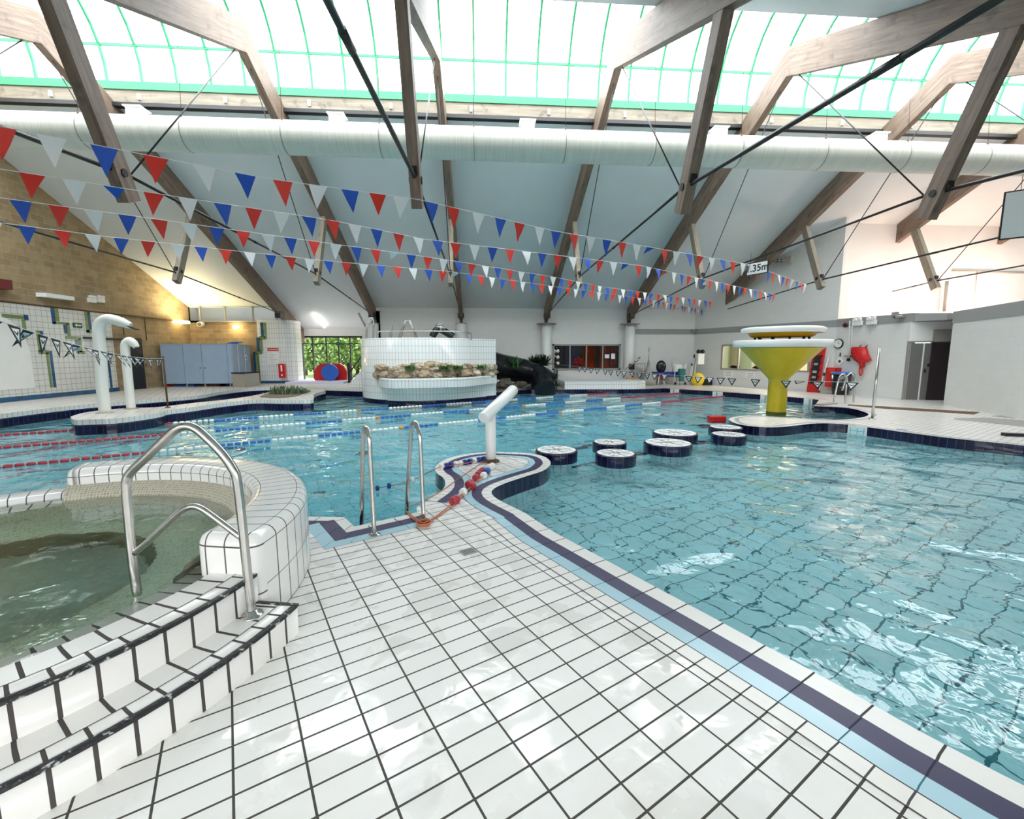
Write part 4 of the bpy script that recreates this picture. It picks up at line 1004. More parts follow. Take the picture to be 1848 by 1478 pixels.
# brick back wall left, clerestory, tiled column
mb = MB(); mb.box((-15.4, 24.5, -.2), (-11.6, 24.7, 3.45), 0); struct('wall_back_left', mb, ['brick'])
zb0, zb1 = PY(430, 579, 24.45).z, PY(430, 553, 24.45).z
t = bpy.data.objects.new('window_2', None); col.objects.link(t); t.location = (-12.6, 24.5, zb0); ORG['window_2'] = Vector(t.location); tag(t, 'row of clerestory panes high above the lockers', kind='structure')
mb = MB()
for X_ in (-14.6, -13.35, -11.95, -10.75): mb.box((X_-.03, 24.42, zb0), (X_+.03, 24.5, zb1+.1))
mb.box((-14.6, 24.4, zb0-.08), (-10.4, 24.52, zb0)); mb.box((-14.6, 24.42, zb1), (-10.4, 24.5, zb1+.06)); mb.build('frame', ['greyframe'], t)
mb = MB(); mb.box((-14.6, 24.455, zb0), (-10.75, 24.465, zb1)); mb.build('glass', ['glass'], t)
mb = MB(); mb.box((-15.2, 25.3, zb0-.3), (-10.4, 25.4, zb1+.6), 0); mb.box((-15.3, 24.62, zb1+.3), (-10.4, 25.4, zb1+.45)); mb.box((-15.4, 24.5, zb0-.3), (-15.2, 25.4, zb1+.5)); mb.box((-10.5, 24.95, zb0-.1), (-10.4, 25.4, zb1+.5)); struct('clerestory_light_block', mb, ['stripe'])  # dark backing, unseen roof and sides added to block daylight behind the panes
mb = MB(); mb.box((-15.2, 24.5, 3.35), (-10.4, 25.7, 3.45), 0); struct('trim_15', mb, ['white'])
# rounded tiled column, with stepped blue and green courses
mb = MB(); xl = PY(476, 690, 24.4).x; xr = PY(531, 690, 24.3).x; zc = PY(500, 577, 24.3).z
ol = [(-11.75, 24.75), (-11.75, 24.40)] + [(xr-.5+.5*math.sin(a), 24.4-.25+.5-.5*math.cos(a)+.0) for a in [0, .4, .8, 1.2, PI/2]] + [(xr, 25.6), (-11.75, 25.6)]
mb.prism([(-11.75, 25.6), (-11.75, 24.36), (xr-.7, 24.32), (xr-.35, 24.38), (xr-.12, 24.55), (xr, 24.85), (xr, 25.6)], -.2, zc, 0)
yq = 24.3
def crect(p, q, m):
    a = PY(p[0], p[1], 24.34); b = PY(q[0]+.055*(q[1]-p[1]), q[1], 24.34); mb.box((min(a.x, b.x), 24.30, min(a.z, b.z)), (max(a.x, b.x), 24.40, max(a.z, b.z)), m)
for P_ in [((470, 582), (475, 608), 1), ((475, 582), (480, 611), 2), ((468, 607), (479, 613), 2), ((463, 609), (468, 634), 1), ((468, 611), (473, 634), 2), ((461, 633), (473, 639), 2), ((457, 635), (461, 671), 1), ((461, 637), (466, 671), 2)]: crect(*P_)
mb.box((-11.7, 24.29, ZL-.02), (xr-.3, 24.42, ZL+.13), 1)
struct('wall_back_left.002', mb, ['smalltile', 'bluetile', 'greentile'])
# garden glazing bay
gy = 26.85; gx0, gx1 = PY(548, 650, gy).x, PY(656, 650, gy).x; gt = PY(600, 608, gy).z
t = bpy.data.objects.new('window_3', None); col.objects.link(t); t.location = ((gx0+gx1)/2, gy, ZL); ORG['window_3'] = Vector(t.location); tag(t, 'tall black framed garden glazing at the back left', kind='structure')
mb = MB(); xs = [gx0, PY(565.5, 640, gy).x, PY(590, 640, gy).x, PY(612, 640, gy).x, PY(633, 640, gy).x, gx1]; tr = PY(600, 620.5, gy).z
for k, X_ in enumerate(xs): mb.box((X_-.035, gy-.05, ZL), (X_+.035, gy+.05, gt))
mb.box((gx0, gy-.05, gt-.05), (gx1, gy+.05, gt+.05)); mb.box((gx0, gy-.04, tr-.03), (gx1, gy+.04, tr+.03)); mb.box((gx0, gy-.05, ZL), (gx1, gy+.05, ZL+.08)); mb.build('frame', ['black'], t)
mb = MB(); mb.box((gx0, gy-.006, ZL), (gx1, gy+.006, gt)); mb.build('glass', ['glass'], t)
mb = MB(); a = PY(611, 620, gy-.07); mb.box((a.x-.14, gy-.09, a.z-.1), (a.x+.14, gy-.07, a.z+.08)); one('exit_sign', mb, ['signgreen'], 'small green exit sign hanging in the garden glazing', 'exit sign', (a.x, gy-.08, a.z), kind=None)
mb = MB(); mb.box((gx0-.1, gy-.1, gt+.05), (-5.4, gy+.15, 3.6)); mb.box((gx1, gy-.1, -.2), (-5.4, gy+.15, gt+.06)); struct('wall_back', mb, ['white'])
# side wall of the bay with dark glazed door frames
mb = MB(); mb.box((-10.5, 25.6, gt-.35), (-10.35, 26.8, 3.6)); struct('wall_back_left.003', mb, ['wood'])
t = bpy.data.objects.new('window_4', None); col.objects.link(t); t.location = (-10.45, 26.2, ZL); ORG['window_4'] = Vector(t.location); tag(t, 'narrow dark framed glass door beside the tiled column', kind='structure')
mb = MB()
for y_ in (25.62, 26.15, 26.78): mb.box((-10.5, y_-.05, ZL), (-10.38, y_+.05, gt-.3))
mb.box((-10.5, 25.6, gt-.4), (-10.38, 26.8, gt-.28)); mb.build('frame', ['black'], t)
mb = MB(); mb.box((-10.45, 25.65, ZL), (-10.44, 26.75, gt-.4)); mb.build('glass', ['glass'], t)
mb = MB(); mb.box((-5.6, 24.5, -.3), (-5.4, 27.0, 4.0)); struct('wall_back.001', mb, ['white'])
# rear and near walls behind the viewer : unseen open band added to let in frontal fill light
mb = MB(); mb.box((-15.4, -3.2, -1.5), (26, -3.0, 1.4)); mb.box((-15.4, -3.2, 2.6), (26, -3.0, 4.4)); mb.box((-15.4, -3.2, 1.4), (-9, -3.0, 2.6)); mb.box((9, -3.2, 1.4), (26, -3.0, 2.6)); struct('wall_near', mb, ['white'])
mb = MB(); mb.face([(-60, 27.0, ZL-.05), (60, 27.0, ZL-.05), (60, 120, ZL-.05), (-60, 120, ZL-.05)], 0); struct('lawn', mb, ['grass'])
mb = MB(); mb.face([(-60, -60, -.05), (60, -60, -.05), (60, -3.3, -.05), (-60, -3.3, -.05)], 0); struct('paving', mb, ['stripe'])

# columns under the trusses
for i in (1, 2, 3, 4):
    X_ = TX[i]; t = thing('column', ['round white column behind the left end of the slide tower', 'round white column behind the right half of the slide tower', 'round white column left of the far office window', 'round white column right of the far office window'][i-1], 'column', (X_, 24.2, 0), 'round white columns along the far wall')
    mb = MB(); mb.tube([(X_, 24.2, 0), (X_, 24.2, 3.31)], .28, 26); mb.build('shaft', ['white'], t)
    mb = MB(); mb.tube([(X_, 24.2, 3.31), (X_, 24.2, 3.34)], .56 if i > 2 else .3, 26); mb.build('cap_plate', ['greyframe'], t)

# ================================================================== far office window
t = bpy.data.objects.new('window_5', None); col.objects.link(t); t.location = (5.9, 24.5, .8); ORG['window_5'] = Vector(t.location); tag(t, 'wide grey framed office window in the far wall', kind='structure')
mb = MB(); x0, x1, z0, z1 = 3.98, 7.85, .8, 2.23
for a, b in (((x0, z0), (x1, z0+.09)), ((x0, z1-.09), (x1, z1)), ((x0, z0), (x0+.1, z1)), ((x1-.1, z0), (x1, z1))): mb.box((a[0], 24.44, a[1]), (b[0], 24.56, b[1]))
for px in (1028.5, 1058, 1087.5): X_ = PY(px, 640, 24.5).x; mb.box((X_-.035, 24.46, z0), (X_+.035, 24.54, z1))
mb.build('frame', ['greyframe'], t); mb = MB(); mb.box((x0, 24.495, z0), (x1, 24.505, z1)); mb.build('glass', ['glass'], t)
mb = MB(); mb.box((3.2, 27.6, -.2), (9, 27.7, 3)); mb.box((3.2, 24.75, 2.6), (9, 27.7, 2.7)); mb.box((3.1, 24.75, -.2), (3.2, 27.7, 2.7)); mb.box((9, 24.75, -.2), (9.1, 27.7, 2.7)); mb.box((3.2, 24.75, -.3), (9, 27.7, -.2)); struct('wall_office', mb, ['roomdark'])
def simple(name, a, b, mat, label, cat, group=None, bev=0):
    mb = MB(); mb.box(a, b); o = one(name, mb, [mat], label, cat, ((a[0]+b[0])/2, (a[1]+b[1])/2, min(a[2], b[2])), group)
    if bev: m_ = o.modifiers.new('bevel', 'BEVEL'); m_.width = bev; m_.segments = 2
    return o
simple('display_panel', (5.1, 26.6, -.2), (5.9, 26.66, 2.2), 'purple', 'purple panel standing inside the far office window', 'panel')
for k, (xa, xb) in enumerate(((6.1, 6.9), (7.15, 7.75), (7.8, 8.2))):
    mb = MB()
    n_ = 10
    A = [(xa+(xb-xa)*i/n_, 26.3+.05*math.sin(i*2.1), -.2) for i in range(n_+1)]; mb.ribbon(A, [(p[0], p[1], 2.4) for p in A]); A2 = [(p[0], p[1]+.03, p[2]) for p in A]; mb.ribbon([(p[0], p[1], 2.4) for p in A2], A2)
    one('curtain', mb, ['redpanel'], ['wide red curtain left inside the far office window', 'red curtain between the dark gap and the notices in the office', 'narrow red curtain at the right end of the office window'][k], 'curtain', (xa, 26.3, -.2), 'red curtains inside the far office')
mb = MB()
for k in range(40): a = random.uniform(0, 6.28); mb.sphere((5.75+random.gauss(0, .13), 25.6+random.gauss(0, .1), 1.15+random.gauss(0, .18)), .07, 6, 4)
mb.box((5.6, 25.45, -.2), (5.9, 25.75, 1.0), 1); one('flower_arrangement', mb, ['red', 'black'], 'red flowers on a dark stand inside the far office window', 'flowers', (5.75, 25.6, -.2))
for px, w_, h_, lb in ((1095.5, .26, .21, 'left white notice taped inside the far office window'), (1106.5, .22, .30, 'right white notice taped inside the far office window')):
    a = PY(px, 643, 24.48); mb = MB(); mb.box((a.x-w_/2, 24.478, a.z-h_/2), (a.x+w_/2, 24.486, a.z+h_/2)); one('notice', mb, ['paper'], lb, 'notice', (a.x, 24.48, a.z))
for k in range(6):
    a = PY(1005.5+(k % 2)*1.5, 628+k*5.5, 24.3); mb = MB(); mb.sphere((a.x, a.y+.08, a.z), .10, 8, 6, 0 if k % 2 == 0 else 1, sc_=(1, .5, 1)); one('hanging_bauble', mb, ['blackp', 'rim'], 'round %s bauble, number %s down the strand at the window edge' % (('black', 'white')[k % 2], ('one', 'two', 'three', 'four', 'five', 'six')[k]), 'bauble', (a.x, a.y, a.z), 'strand of baubles beside the far office window')
# office window in the right wall
dd3 = Vector((dAB.x, dAB.y, 0)); nn3 = Vector((-dAB.y, dAB.x, 0)); up3 = Vector((0, 0, 1))
def onAB(s, z, e=0): return Vector((A_w.x, A_w.y, 0))+dd3*s+nn3*e+up3*z
t = bpy.data.objects.new('window_6', None); col.objects.link(t); t.location = onAB(OW[0], OW[2]); ORG['window_6'] = Vector(t.location); tag(t, 'grey framed lit office window in the right wall behind the funnel', kind='structure')
mb = MB(); s0, s1, z0, z1 = OW
for a, b in (((s0, z0), (s1, z0+.08)), ((s0, z1-.08), (s1, z1)), ((s0, z0), (s0+.1, z1)), ((s1-.1, z0), (s1, z1))):
    mb.obox(onAB((a[0]+b[0])/2, (a[1]+b[1])/2, .03), (abs(b[0]-a[0]), .12, abs(b[1]-a[1])), (dd3, nn3, up3))
for q_ in (.22, .5, .75): mb.obox(onAB(s0+(s1-s0)*q_, (z0+z1)/2, .03), (.07, .08, z1-z0), (dd3, nn3, up3))
mb.build('frame', ['greyframe'], t); mb = MB(); mb.obox(onAB((s0+s1)/2, (z0+z1)/2, .03), (s1-s0, .01, z1-z0), (dd3, nn3, up3)); mb.build('glass', ['glass'], t)
mb = MB(); mb.obox(onAB((s0+s1)/2, 1.2, 1.6), (s1-s0+2, .05, 3.2), (dd3, nn3, up3), 0); mb.obox(onAB(s0-.6, 1.2, .9), (.05, 1.4, 3.2), (dd3, nn3, up3), 1); mb.obox(onAB(s1+.9, 1.2, .9), (.05, 1.4, 3.2), (dd3, nn3, up3), 0); mb.obox(onAB((s0+s1)/2, 2.7, .9), (s1-s0+2, 1.4, .05), (dd3, nn3, up3), 0); mb.obox(onAB((s0+s1)/2, -.3, .9), (s1-s0+2, 1.4, .05), (dd3, nn3, up3), 0)
struct('wall_office.001', mb, ['roomwarm', 'roomgreen'])
mb = MB(); mb.obox(onAB(s0+.5, 1.5, 1.2), (.9, .04, 2.2), (dd3, nn3, up3), 0); one('office_screen', mb, ['roomgreen'], 'pale green screen inside the lit office window', 'screen', tuple(onAB(s0+.5, .4, 1.2)))
p = onAB((s0+s1)/2, 2.45, .8); lp_ = bpy.data.lights.new('office_lamp', 'POINT'); lp_.energy = 190; lp_.color = (1, .86, .66); lp_.shadow_soft_size = .3
lo = bpy.data.objects.new('office_lamp', lp_); col.objects.link(lo); lo.location = p
mb = MB(); mb.obox(p+Vector((0, 0, .2)), (.9, .25, .06), (dd3, nn3, up3)); one('ceiling_light', mb, ['tube'], 'ceiling light glowing inside the right hand office', 'ceiling light', tuple(p))
for k, (sq, lb) in enumerate(((.14, 'black phone and papers on the left of the lit office sill'), (.42, 'dark desk items in the middle of the lit office sill'))):
    mb = MB(); c = onAB(s0+(s1-s0)*sq, z0+.09, .25)
    for j in range(5): mb.obox(c+dd3*(.08*j-.15)+up3*(.05+.03*(j % 2)), (.14, .16, .07+.05*(j % 3)), (dd3, nn3, up3))
    one('desk_clutter', mb, ['blackp'], lb, 'desk items', tuple(c))
# doors on the right
t = bpy.data.objects.new('door_1', None); col.objects.link(t); dc = C_w+(F_w-C_w).normalized()*((d0[0]+d1[0])/2); t.location = (dc.x, dc.y, 0); ORG['door_1'] = Vector(t.location); tag(t, 'grey double door in the recess at the right', kind='structure')
dD = (F_w-C_w).normalized(); d3 = Vector((dD.x, dD.y, 0)); n3 = Vector((-dD.y, dD.x, 0)); W_ = d1[0]-d0[0]
def onCF(s, z, e=0): return Vector((C_w.x, C_w.y, 0))+d3*s+n3*e+up3*z
sm = d0[0]+W_*.62
for nm_, a, b in (('door_leaf', d0[0]+.05, sm-.02), ('door_leaf', sm+.02, d1[0]-.05)):
    mb = MB(); mb.obox(onCF((a+b)/2, 1.02, .03), (b-a, .05, 2.04), (d3, n3, up3)); o = mb.build(nm_, ['doorgrey'], t)
    if a > sm: h = MB(); h.obox(onCF(a+.08, 1.05, -.01), (.04, .05, .12), (d3, n3, up3)); h.obox(onCF(a+.2, 1.25, -.0), (.12, .02, .1), (d3, n3, up3)); h.build('door_handle', ['black'], o)
mb = MB(); mb.obox(onCF(d0[0]+.02, 1.04, .03), (.05, .08, 2.12), (d3, n3, up3)); mb.obox(onCF(d1[0]-.02, 1.04, .03), (.05, .08, 2.12), (d3, n3, up3)); mb.obox(onCF((d0[0]+d1[0])/2, 2.08, .03), (W_, .08, .06), (d3, n3, up3)); mb.build('door_frame', ['greyframe'], t)
mb = MB(); mb.obox(onCF(sm, 1.02, .0), (.035, .03, 2.04), (d3, n3, up3)); mb.build('edge_strip', ['white'], t)
de = along(1700, 618, C_w, F_w); mb = MB(); mb.obox(onCF(de[0]+.12, 1.03, -.04), (.85, .05, 2.06), (d3, n3, up3)); 
o = struct('door_2', mb, ['doordark'], label='dark narrow door half hidden by the right hand block')
mb = MB(); mb.obox(onCF(de[0]+.12, 2.3, -.03), (.85, .05, .42), (d3, n3, up3)); struct('trim_16', mb, ['greyframe'])
# brick-side door
a = zt(236, 616); b = zt(262, 703); mb = MB(); mb.box((WX, a.y, ZL), (WX+.05, b.y-.2, a.z)); mb.box((WX+.04, b.y-.9, ZL), (WX+.07, b.y, a.z+.15), 1)
struct('door_3', mb, ['doorgrey', 'black'], label='grey steel door in the tan block wall')

# ================================================================== SLIDE TOWER
TC = (-2.50, 18.9); TR = 2.42; TZ = PY(757, 608.5, 16.2).z
t = thing('slide_tower', 'round white tiled slide tower with a planted ledge, rising from the pool', 'slide tower', (TC[0], TC[1], ZW))
mb = MB(); mb.lathe([(TR, DEEP), (TR, ZW-.02)], TC, 90, m=0, rref=TR); mb.lathe([(TR, ZW-.02), (TR, ZW+.17)], TC, 90, m=2, rref=TR); mb.lathe([(TR, ZW+.17), (TR, TZ-.03)], TC, 90, m=1, rref=TR); mb.lathe([(TR, TZ-.03), (TR-.03, TZ), (TR-.25, TZ), (TR-.25, TZ-.3), (0, TZ-.3)], TC, 90, m=3)
mb.build('drum', ['poolwall', 'smalltile', 'navyband', 'rim'], t)
fa = PZ(860, 720, ZW); fb2 = PZ(893.5, 714.5, ZW); 
w0 = (TC[0]+TR*math.cos(R(-35)), TC[1]+TR*math.sin(R(-35)))
w1 = (.62, 18.3)
def cprism(name, ol, parts, par, mats):
    mb = MB()
    for z0, z1, m_ in parts:
        k = lambda z: [(p[0], p[1], z) for p in ol]; mb.ribbon(k(z0), k(z1), m_, True)
    mb.poly(ol, parts[-1][1], m=len(mats)-1); return mb.build(name, mats, par)
cprism('side_wall', [w0, (w1[0]-.1, w1[1]-.1), w1, (w1[0], w1[1]+2.2), (TC[0]+1, TC[1]+1.5)], [(DEEP, ZW-.02, 0), (ZW-.02, ZW+.17, 2), (ZW+.17, TZ, 1)], t, ['poolwall', 'smalltile', 'navyband', 'rim'])
# planted ledge : outline of the lip in plan from photo points at its rim height
LZ1 = PY(790, 683, 15.8).z; LZ0 = LZ1-.34
lip_px = [(684, 681), (700, 683.5), (730, 685.5), (760, 686), (790, 685.5), (820, 684), (850, 681.5), (875, 678.5), (892, 676)]
lip = []
for x, y in lip_px:
    p = PZ(x, y, LZ1); d = Vector((p.x-TC[0], p.y-TC[1])); r_ = d.length; r_ = min(max(r_, TR+.08), TR+.75)
    lip.append((TC[0]+d.x/d.length*r_, TC[1]+d.y/d.length*r_))
lip[-1] = (w1[0]+.02, w1[1]-.12)
inner = []
for p in lip:
    d = Vector((p[0]-TC[0], p[1]-TC[1])); inner.append((TC[0]+d.x/d.length*(TR-.02), TC[1]+d.y/d.length*(TR-.02)))
inner[-1] = (w1[0]-.02, w1[1]+.05); inner[-2] = ((inner[-1][0]+inner[-3][0])/2, (inner[-1][1]+inner[-3][1])/2)
L_ = smooth2(lip, 4); I_ = smooth2(inner, 4); mid = [(a[0]*.10+b[0]*.90, a[1]*.10+b[1]*.90) for a, b in zip(L_, I_)]
z3 = lambda l, z: [(p[0], p[1], z) for p in l]
mb = MB(); mb.ribbon(z3(L_, LZ0), z3(L_, LZ1-.03), 0); Ls = [(a[0]*.93+b[0]*.07, a[1]*.93+b[1]*.07) for a, b in zip(L_, I_)]; Lm = [(a[0]*.8+b[0]*.2, a[1]*.8+b[1]*.2) for a, b in zip(L_, I_)]
mb.ribbon(z3(L_, LZ1-.03), z3(Ls, LZ1), 1); mb.ribbon(z3(Ls, LZ1), z3(Lm, LZ1), 1); mb.ribbon(z3(Lm, LZ1), z3(Lm, LZ1-.1), 1); mb.ribbon(z3(Lm, LZ1-.08), z3(I_, LZ1-.08), 2)
mb.ribbon(z3(mid, ZW+.14), z3(mid, LZ0+.0), 0); mb.ribbon(z3(mid, LZ0), z3(L_, LZ0), 0)
mb.ribbon(z3(mid, DEEP), z3(mid, ZW+.15), 3)
mb.build('planter_ledge', ['smalltile', 'rim', 'soil', 'navyband'], t)
def rock(c, r_, mat, label, group, name='rock', org=None):
    mb = MB(); mb.sphere(c, r_, 8, 6, 0, (1.15, .9, random.uniform(.55, .85)), jit=.22)
    return one(name, mb, [mat], label, 'rock', tuple(c), group)
nR = 104
for k in range(nR):
    f_ = (k % 26+.5+random.uniform(-.3, .3))/26; row = k//26; i_ = min(int(f_*(len(L_)-1)), len(L_)-1)
    w_ = (.30, .50, .74, .97)[row]; a, b = Lm[i_], I_[i_]
    hh = math.sin(PI*min(max(f_, .08), .92))*.12
    r_ = random.uniform(.10, .19); z_ = LZ1-.04+(r_*.6, .17, .27+hh*.6, .36+hh)[row]+random.uniform(-.04, .06)
    p = Vector((a[0]*(1-w_)+b[0]*w_, a[1]*(1-w_)+b[1]*w_, z_))
    if row > 2: p += Vector((p.x-TC[0], p.y-TC[1], 0)).normalized()*.10
    ci = random.choice((0, 0, 1, 2)); rock(p, r_, ('rock', 'rockpale', 'rockgrey')[ci], '%s rock in the %s row of the tower ledge planting' % (('brown sandstone', 'pale cream', 'dark brown')[ci], ('front', 'second', 'third', 'back')[row]), '%s rocks in the %s row on the tower ledge' % (('brown', 'pale', 'dark')[ci], ('front', 'second', 'third', 'back')[row]))
def leafy(name, c, n, spread, ll, lw, mat, label, cat, upw=.6, group=None, z0=None, curve=.4):
    """clump of strap leaves, one mesh"""
    mb = MB(); c = Vector(c)
    for k in range(n):
        a = random.uniform(0, 2*PI); el = random.uniform(upw*.4, 1.25)*PI/2*.8; L_ = ll*random.uniform(.6, 1.1)
        d = Vector((math.cos(a), math.sin(a), 0)); p = c+Vector((random.uniform(-1, 1)*spread, random.uniform(-1, 1)*spread, 0)); sd = Vector((-d.y, d.x, 0)); prev = None
        for j in range(5):
            t_ = j/4; q = p+d*(math.cos(el)*L_*t_)+Vector((0, 0, math.sin(el)*L_*t_-curve*L_*t_*t_)); w_ = lw*(1-t_)**.6*(.5+t_ if t_ < .5 else 1)
            row = (q-sd*w_/2, q+sd*w_/2)
            if prev: mb.face([prev[0], prev[1], row[1], row[0]] if j < 4 else [prev[0], prev[1], q], 0)
            prev = row
    return one(name, mb, [mat], label, cat, tuple(c), group)
for px, lb in ((738, 'small fern tuft at the left among the tower rocks'), (809, 'green creeper hanging over the middle of the tower rocks'), (833, 'larger green creeper spilling at the right of the tower rocks'), (870, 'sprig of leaves at the right end of the tower rocks')):
    i_ = min(range(len(Lm)), key=lambda k: abs(924+F*(Vector((*Lm[k], LZ1))-C0).dot(CR)/(Vector((*Lm[k], LZ1))-C0).dot(CF)-px)); a, b = Lm[i_], I_[i_]
    leafy('trailing_plant', (a[0]*.8+b[0]*.2, a[1]*.8+b[1]*.2, LZ1+.30), 80, .17, .30, .07, 'leaf', lb, 'plant', group='plants on the tower ledge')
# rails, A frames and slide start on the tower
def railtube(name, pts, r_, lb, cat, mat='steel', group=None, n=8):
    mb = MB(); mb.tube(pts, r_, n); return one(name, mb, [mat], lb, cat, tuple(pts[0]), group)
q = lambda x, y, Y_: PY(x, y, Y_)
railtube('guard_rail', [q(680, 613, 17.2), q(681, 600, 17.2), q(686, 598, 17.2), q(780, 597.5, 17.0), q(820, 598, 17.0), q(843, 600.5, 17.3), q(850, 602, 17.5), q(851, 614, 17.5)], .022, 'low steel guard rail round the top of the slide tower', 'guard rail')
for k, (xs_, lb) in enumerate((((718, 735, 753), 'front half of the A-shaped ladder handrail on the tower'), ((722, 737, 755), 'rear half of the A-shaped ladder handrail on the tower'))):
    Y_ = 17.6+k*.35; railtube('ladder_handrail', [q(xs_[0], 613, Y_), q(xs_[1]-4, 579, Y_), q(xs_[1]+3, 578, Y_), q(xs_[2], 613, Y_)], .025, lb, 'handrail', group='A-shaped handrails on the tower')
mb = MB(); mb.box((q(731, 600, 17.9).x, 17.7, q(735, 614, 17.9).z), (q(749, 600, 17.9).x, 17.9, q(735, 598, 17.9).z)); one('tower_step', mb, ['beige'], 'small step between the A-shaped handrails', 'step', tuple(q(740, 604, 17.9)))
for k in range(2):
    Y_ = 18.6+k*.4; railtube('ladder_handrail', [q(660+k*2, 614, Y_), q(661+k*2, 588, Y_), q(666+k*2, 575, Y_), q(671+k, 573, Y_), q(674+k, 580, Y_), q(673+k, 615, Y_)], .028, ['near', 'far'][k]+' hoop of the access ladder at the left of the tower top', 'handrail', group='hooped ladder handrails on the tower')
t2 = thing('slide_start', 'black slide mouth with white bars on top of the tower', 'slide', tuple(q(800, 608, 18.0)))
mb = MB(); a, b = q(782, 607, 18.0), q(797, 592, 18.0); mb.tube(spline([q(780, 608, 18), q(786, 598, 18), q(792, 594, 18), q(800, 597, 18), q(812, 604, 18), q(818, 608, 18)], 4), .14, 12); mb.build('mouth', ['blackp'], t2)
mb = MB(); mb.tube([q(796, 597, 17.7), q(796, 587, 17.7)], .05, 8); mb.tube([q(785, 589, 17.7), q(804, 592, 17.7)], .035, 8); mb.tube([q(786, 586, 17.7), q(800, 585, 17.7)], .03, 8); mb.build('safety_bars', ['steel'], t2)
railtube('tower_pole', [q(705, 615, 19), q(706, 587, 19)], .06, 'short grey post standing up behind the tower top', 'post', 'greyframe')
railtube('ceiling_pole', [q(647, 565, 22), q(660, 590, 22)], .05, 'slanting grey conduit left of the tower top', 'conduit', 'greyframe')
# stair wall with railing left of the tower
t = thing('tower_stair', 'white tiled stair wall with a black railing left of the tower', 'stair', (-5.6, 21.3, ZL))
Ys = 21.2; A = q(628, 697, Ys); B = q(660, 664, Ys); mb = MB()
P = [(A.x, A.z+.05), (B.x, B.z+.12), (B.x, -.3), (A.x, -.3)]; mb.face([(x, Ys, z) for x, z in P][::-1]); mb.face([(x, Ys+.25, z) for x, z in P]); mb.ribbon([(x, Ys, z) for x, z in P], [(x, Ys+.25, z) for x, z in P], 0, True); mb.build('stair_wall', ['smalltile'], t)
mb = MB(); r0, r1 = q(631, 672, Ys), q(657, 636, Ys); mb.tube([r0, r1], .03, 6); mb.tube([q(631, 690, Ys), q(631, 660, Ys)], .04, 6); r2, r3 = q(634, 686, Ys), q(657, 655, Ys); mb.tube([r2, r3], .02, 6)
for k in range(8):
    f_ = k/7; mb.tube([r2.lerp(r3, f_), q(634, 668, Ys).lerp(q(657, 637, Ys), f_)], .012, 5)
mb.build('railing', ['black'], t)
mb = MB(); mb.box((q(627, 650, 24.4).x, 24.3, .1), (q(631.5, 650, 24.4).x, 24.5, q(628, 655, 24.4).z)); one('black_bin', mb, ['blackp'], 'slim black bin beside the foam mats', 'bin', (q(629, 690, 24.4).x, 24.4, .12))

# ================================================================== BLACK SLIDE TUBE AND FAR PLANTING
t = thing('slide_tube', 'fat black slide tube curving down behind the tower to the water', 'slide', (1.5, 20.9, .0))
mb = MB(); mb.tube(spline([q(862, 648, 20.2), q(895, 660, 20.9), q(930, 667, 21.7), q(962, 675, 21.9), q(982, 686, 21.3), (2.9, 20.7, .05)], 6), [.62]*16+[.56]*15, 24, 0); mb.build('tube', ['blackp'], t)
mb = MB(); mb.tube(spline([(3.0, 20.75, .30), (2.95, 20.35, .12), (2.95, 20.1, .02)], 4), .50, 24); mb.build('outlet', ['blackp'], t)
mb = MB(); mb.prism([(.7, 19.6), (1.6, 20.6), (2.5, 21.3), (3.4, 21.2), (3.9, 22.9), (.7, 24)], -.02, .10); struct('planting_bed.001', mb, ['soil'])
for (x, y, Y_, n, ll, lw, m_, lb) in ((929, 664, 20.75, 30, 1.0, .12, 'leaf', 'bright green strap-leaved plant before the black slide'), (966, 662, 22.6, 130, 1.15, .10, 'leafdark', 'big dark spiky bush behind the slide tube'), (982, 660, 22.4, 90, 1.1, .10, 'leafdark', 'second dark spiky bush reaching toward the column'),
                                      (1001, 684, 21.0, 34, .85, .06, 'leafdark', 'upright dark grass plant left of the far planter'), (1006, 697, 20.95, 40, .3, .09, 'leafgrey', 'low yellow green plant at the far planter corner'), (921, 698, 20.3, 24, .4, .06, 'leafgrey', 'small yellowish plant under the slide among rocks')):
    p = q(x, y, Y_); leafy('spiky_plant', p, n, .14, ll, lw, m_, lb, 'plant', group='plants around the black slide')
for (x, y, Y_, r_) in ((903, 696, 20.1, .24), (912, 693, 20.3, .33), (925, 700, 20.4, .24), (940, 694, 20.9, .30), (950, 698, 20.9, .22), (957, 697, 21.0, .2)):
    p = q(x, y, Y_); rock(p, r_, 'rockdark', '%s dark boulder from the left under the black slide' % ('first', 'second', 'third', 'fourth', 'fifth', 'sixth')[(903, 912, 925, 940, 950, 957).index(x)], 'dark boulders under the slide')
# far tiled planter bench
mb = MB(); a = q(1009, 689, 21.4); pq = [tuple(PZ(x, y, 0)[:2]) for x, y in ((1012, 703.5), (1108, 706), (1148, 706), (1166, 702))]
zt_ = PY(1100, 692, pq[1][1]).z
pol = [(4.0, 20.85), (6.0, 20.75), (7.5, 20.75), (8.1, 21.2), (8.3, 22.0), (7.6, 22.9), (4.0, 23.2)]
mb.prism(pol, -.02, .36, 1, 0); o = one('tiled_bench', mb, ['smalltile', 'white'], 'long low white tiled plinth in front of the far office window', 'plinth', (6, 21.5, 0))
mb = MB(); mb.tube([q(1092, 691, 22.2), q(1152, 650, 23.6)], .022, 6); mb.tube([q(1146, 652, 23.55), q(1155, 645, 23.7)], .04, 6, 0)
one('telescopic_pole', mb, ['steel'], 'long pale pole leaning across the far plinth', 'pole', tuple(q(1092, 691, 22.2)))

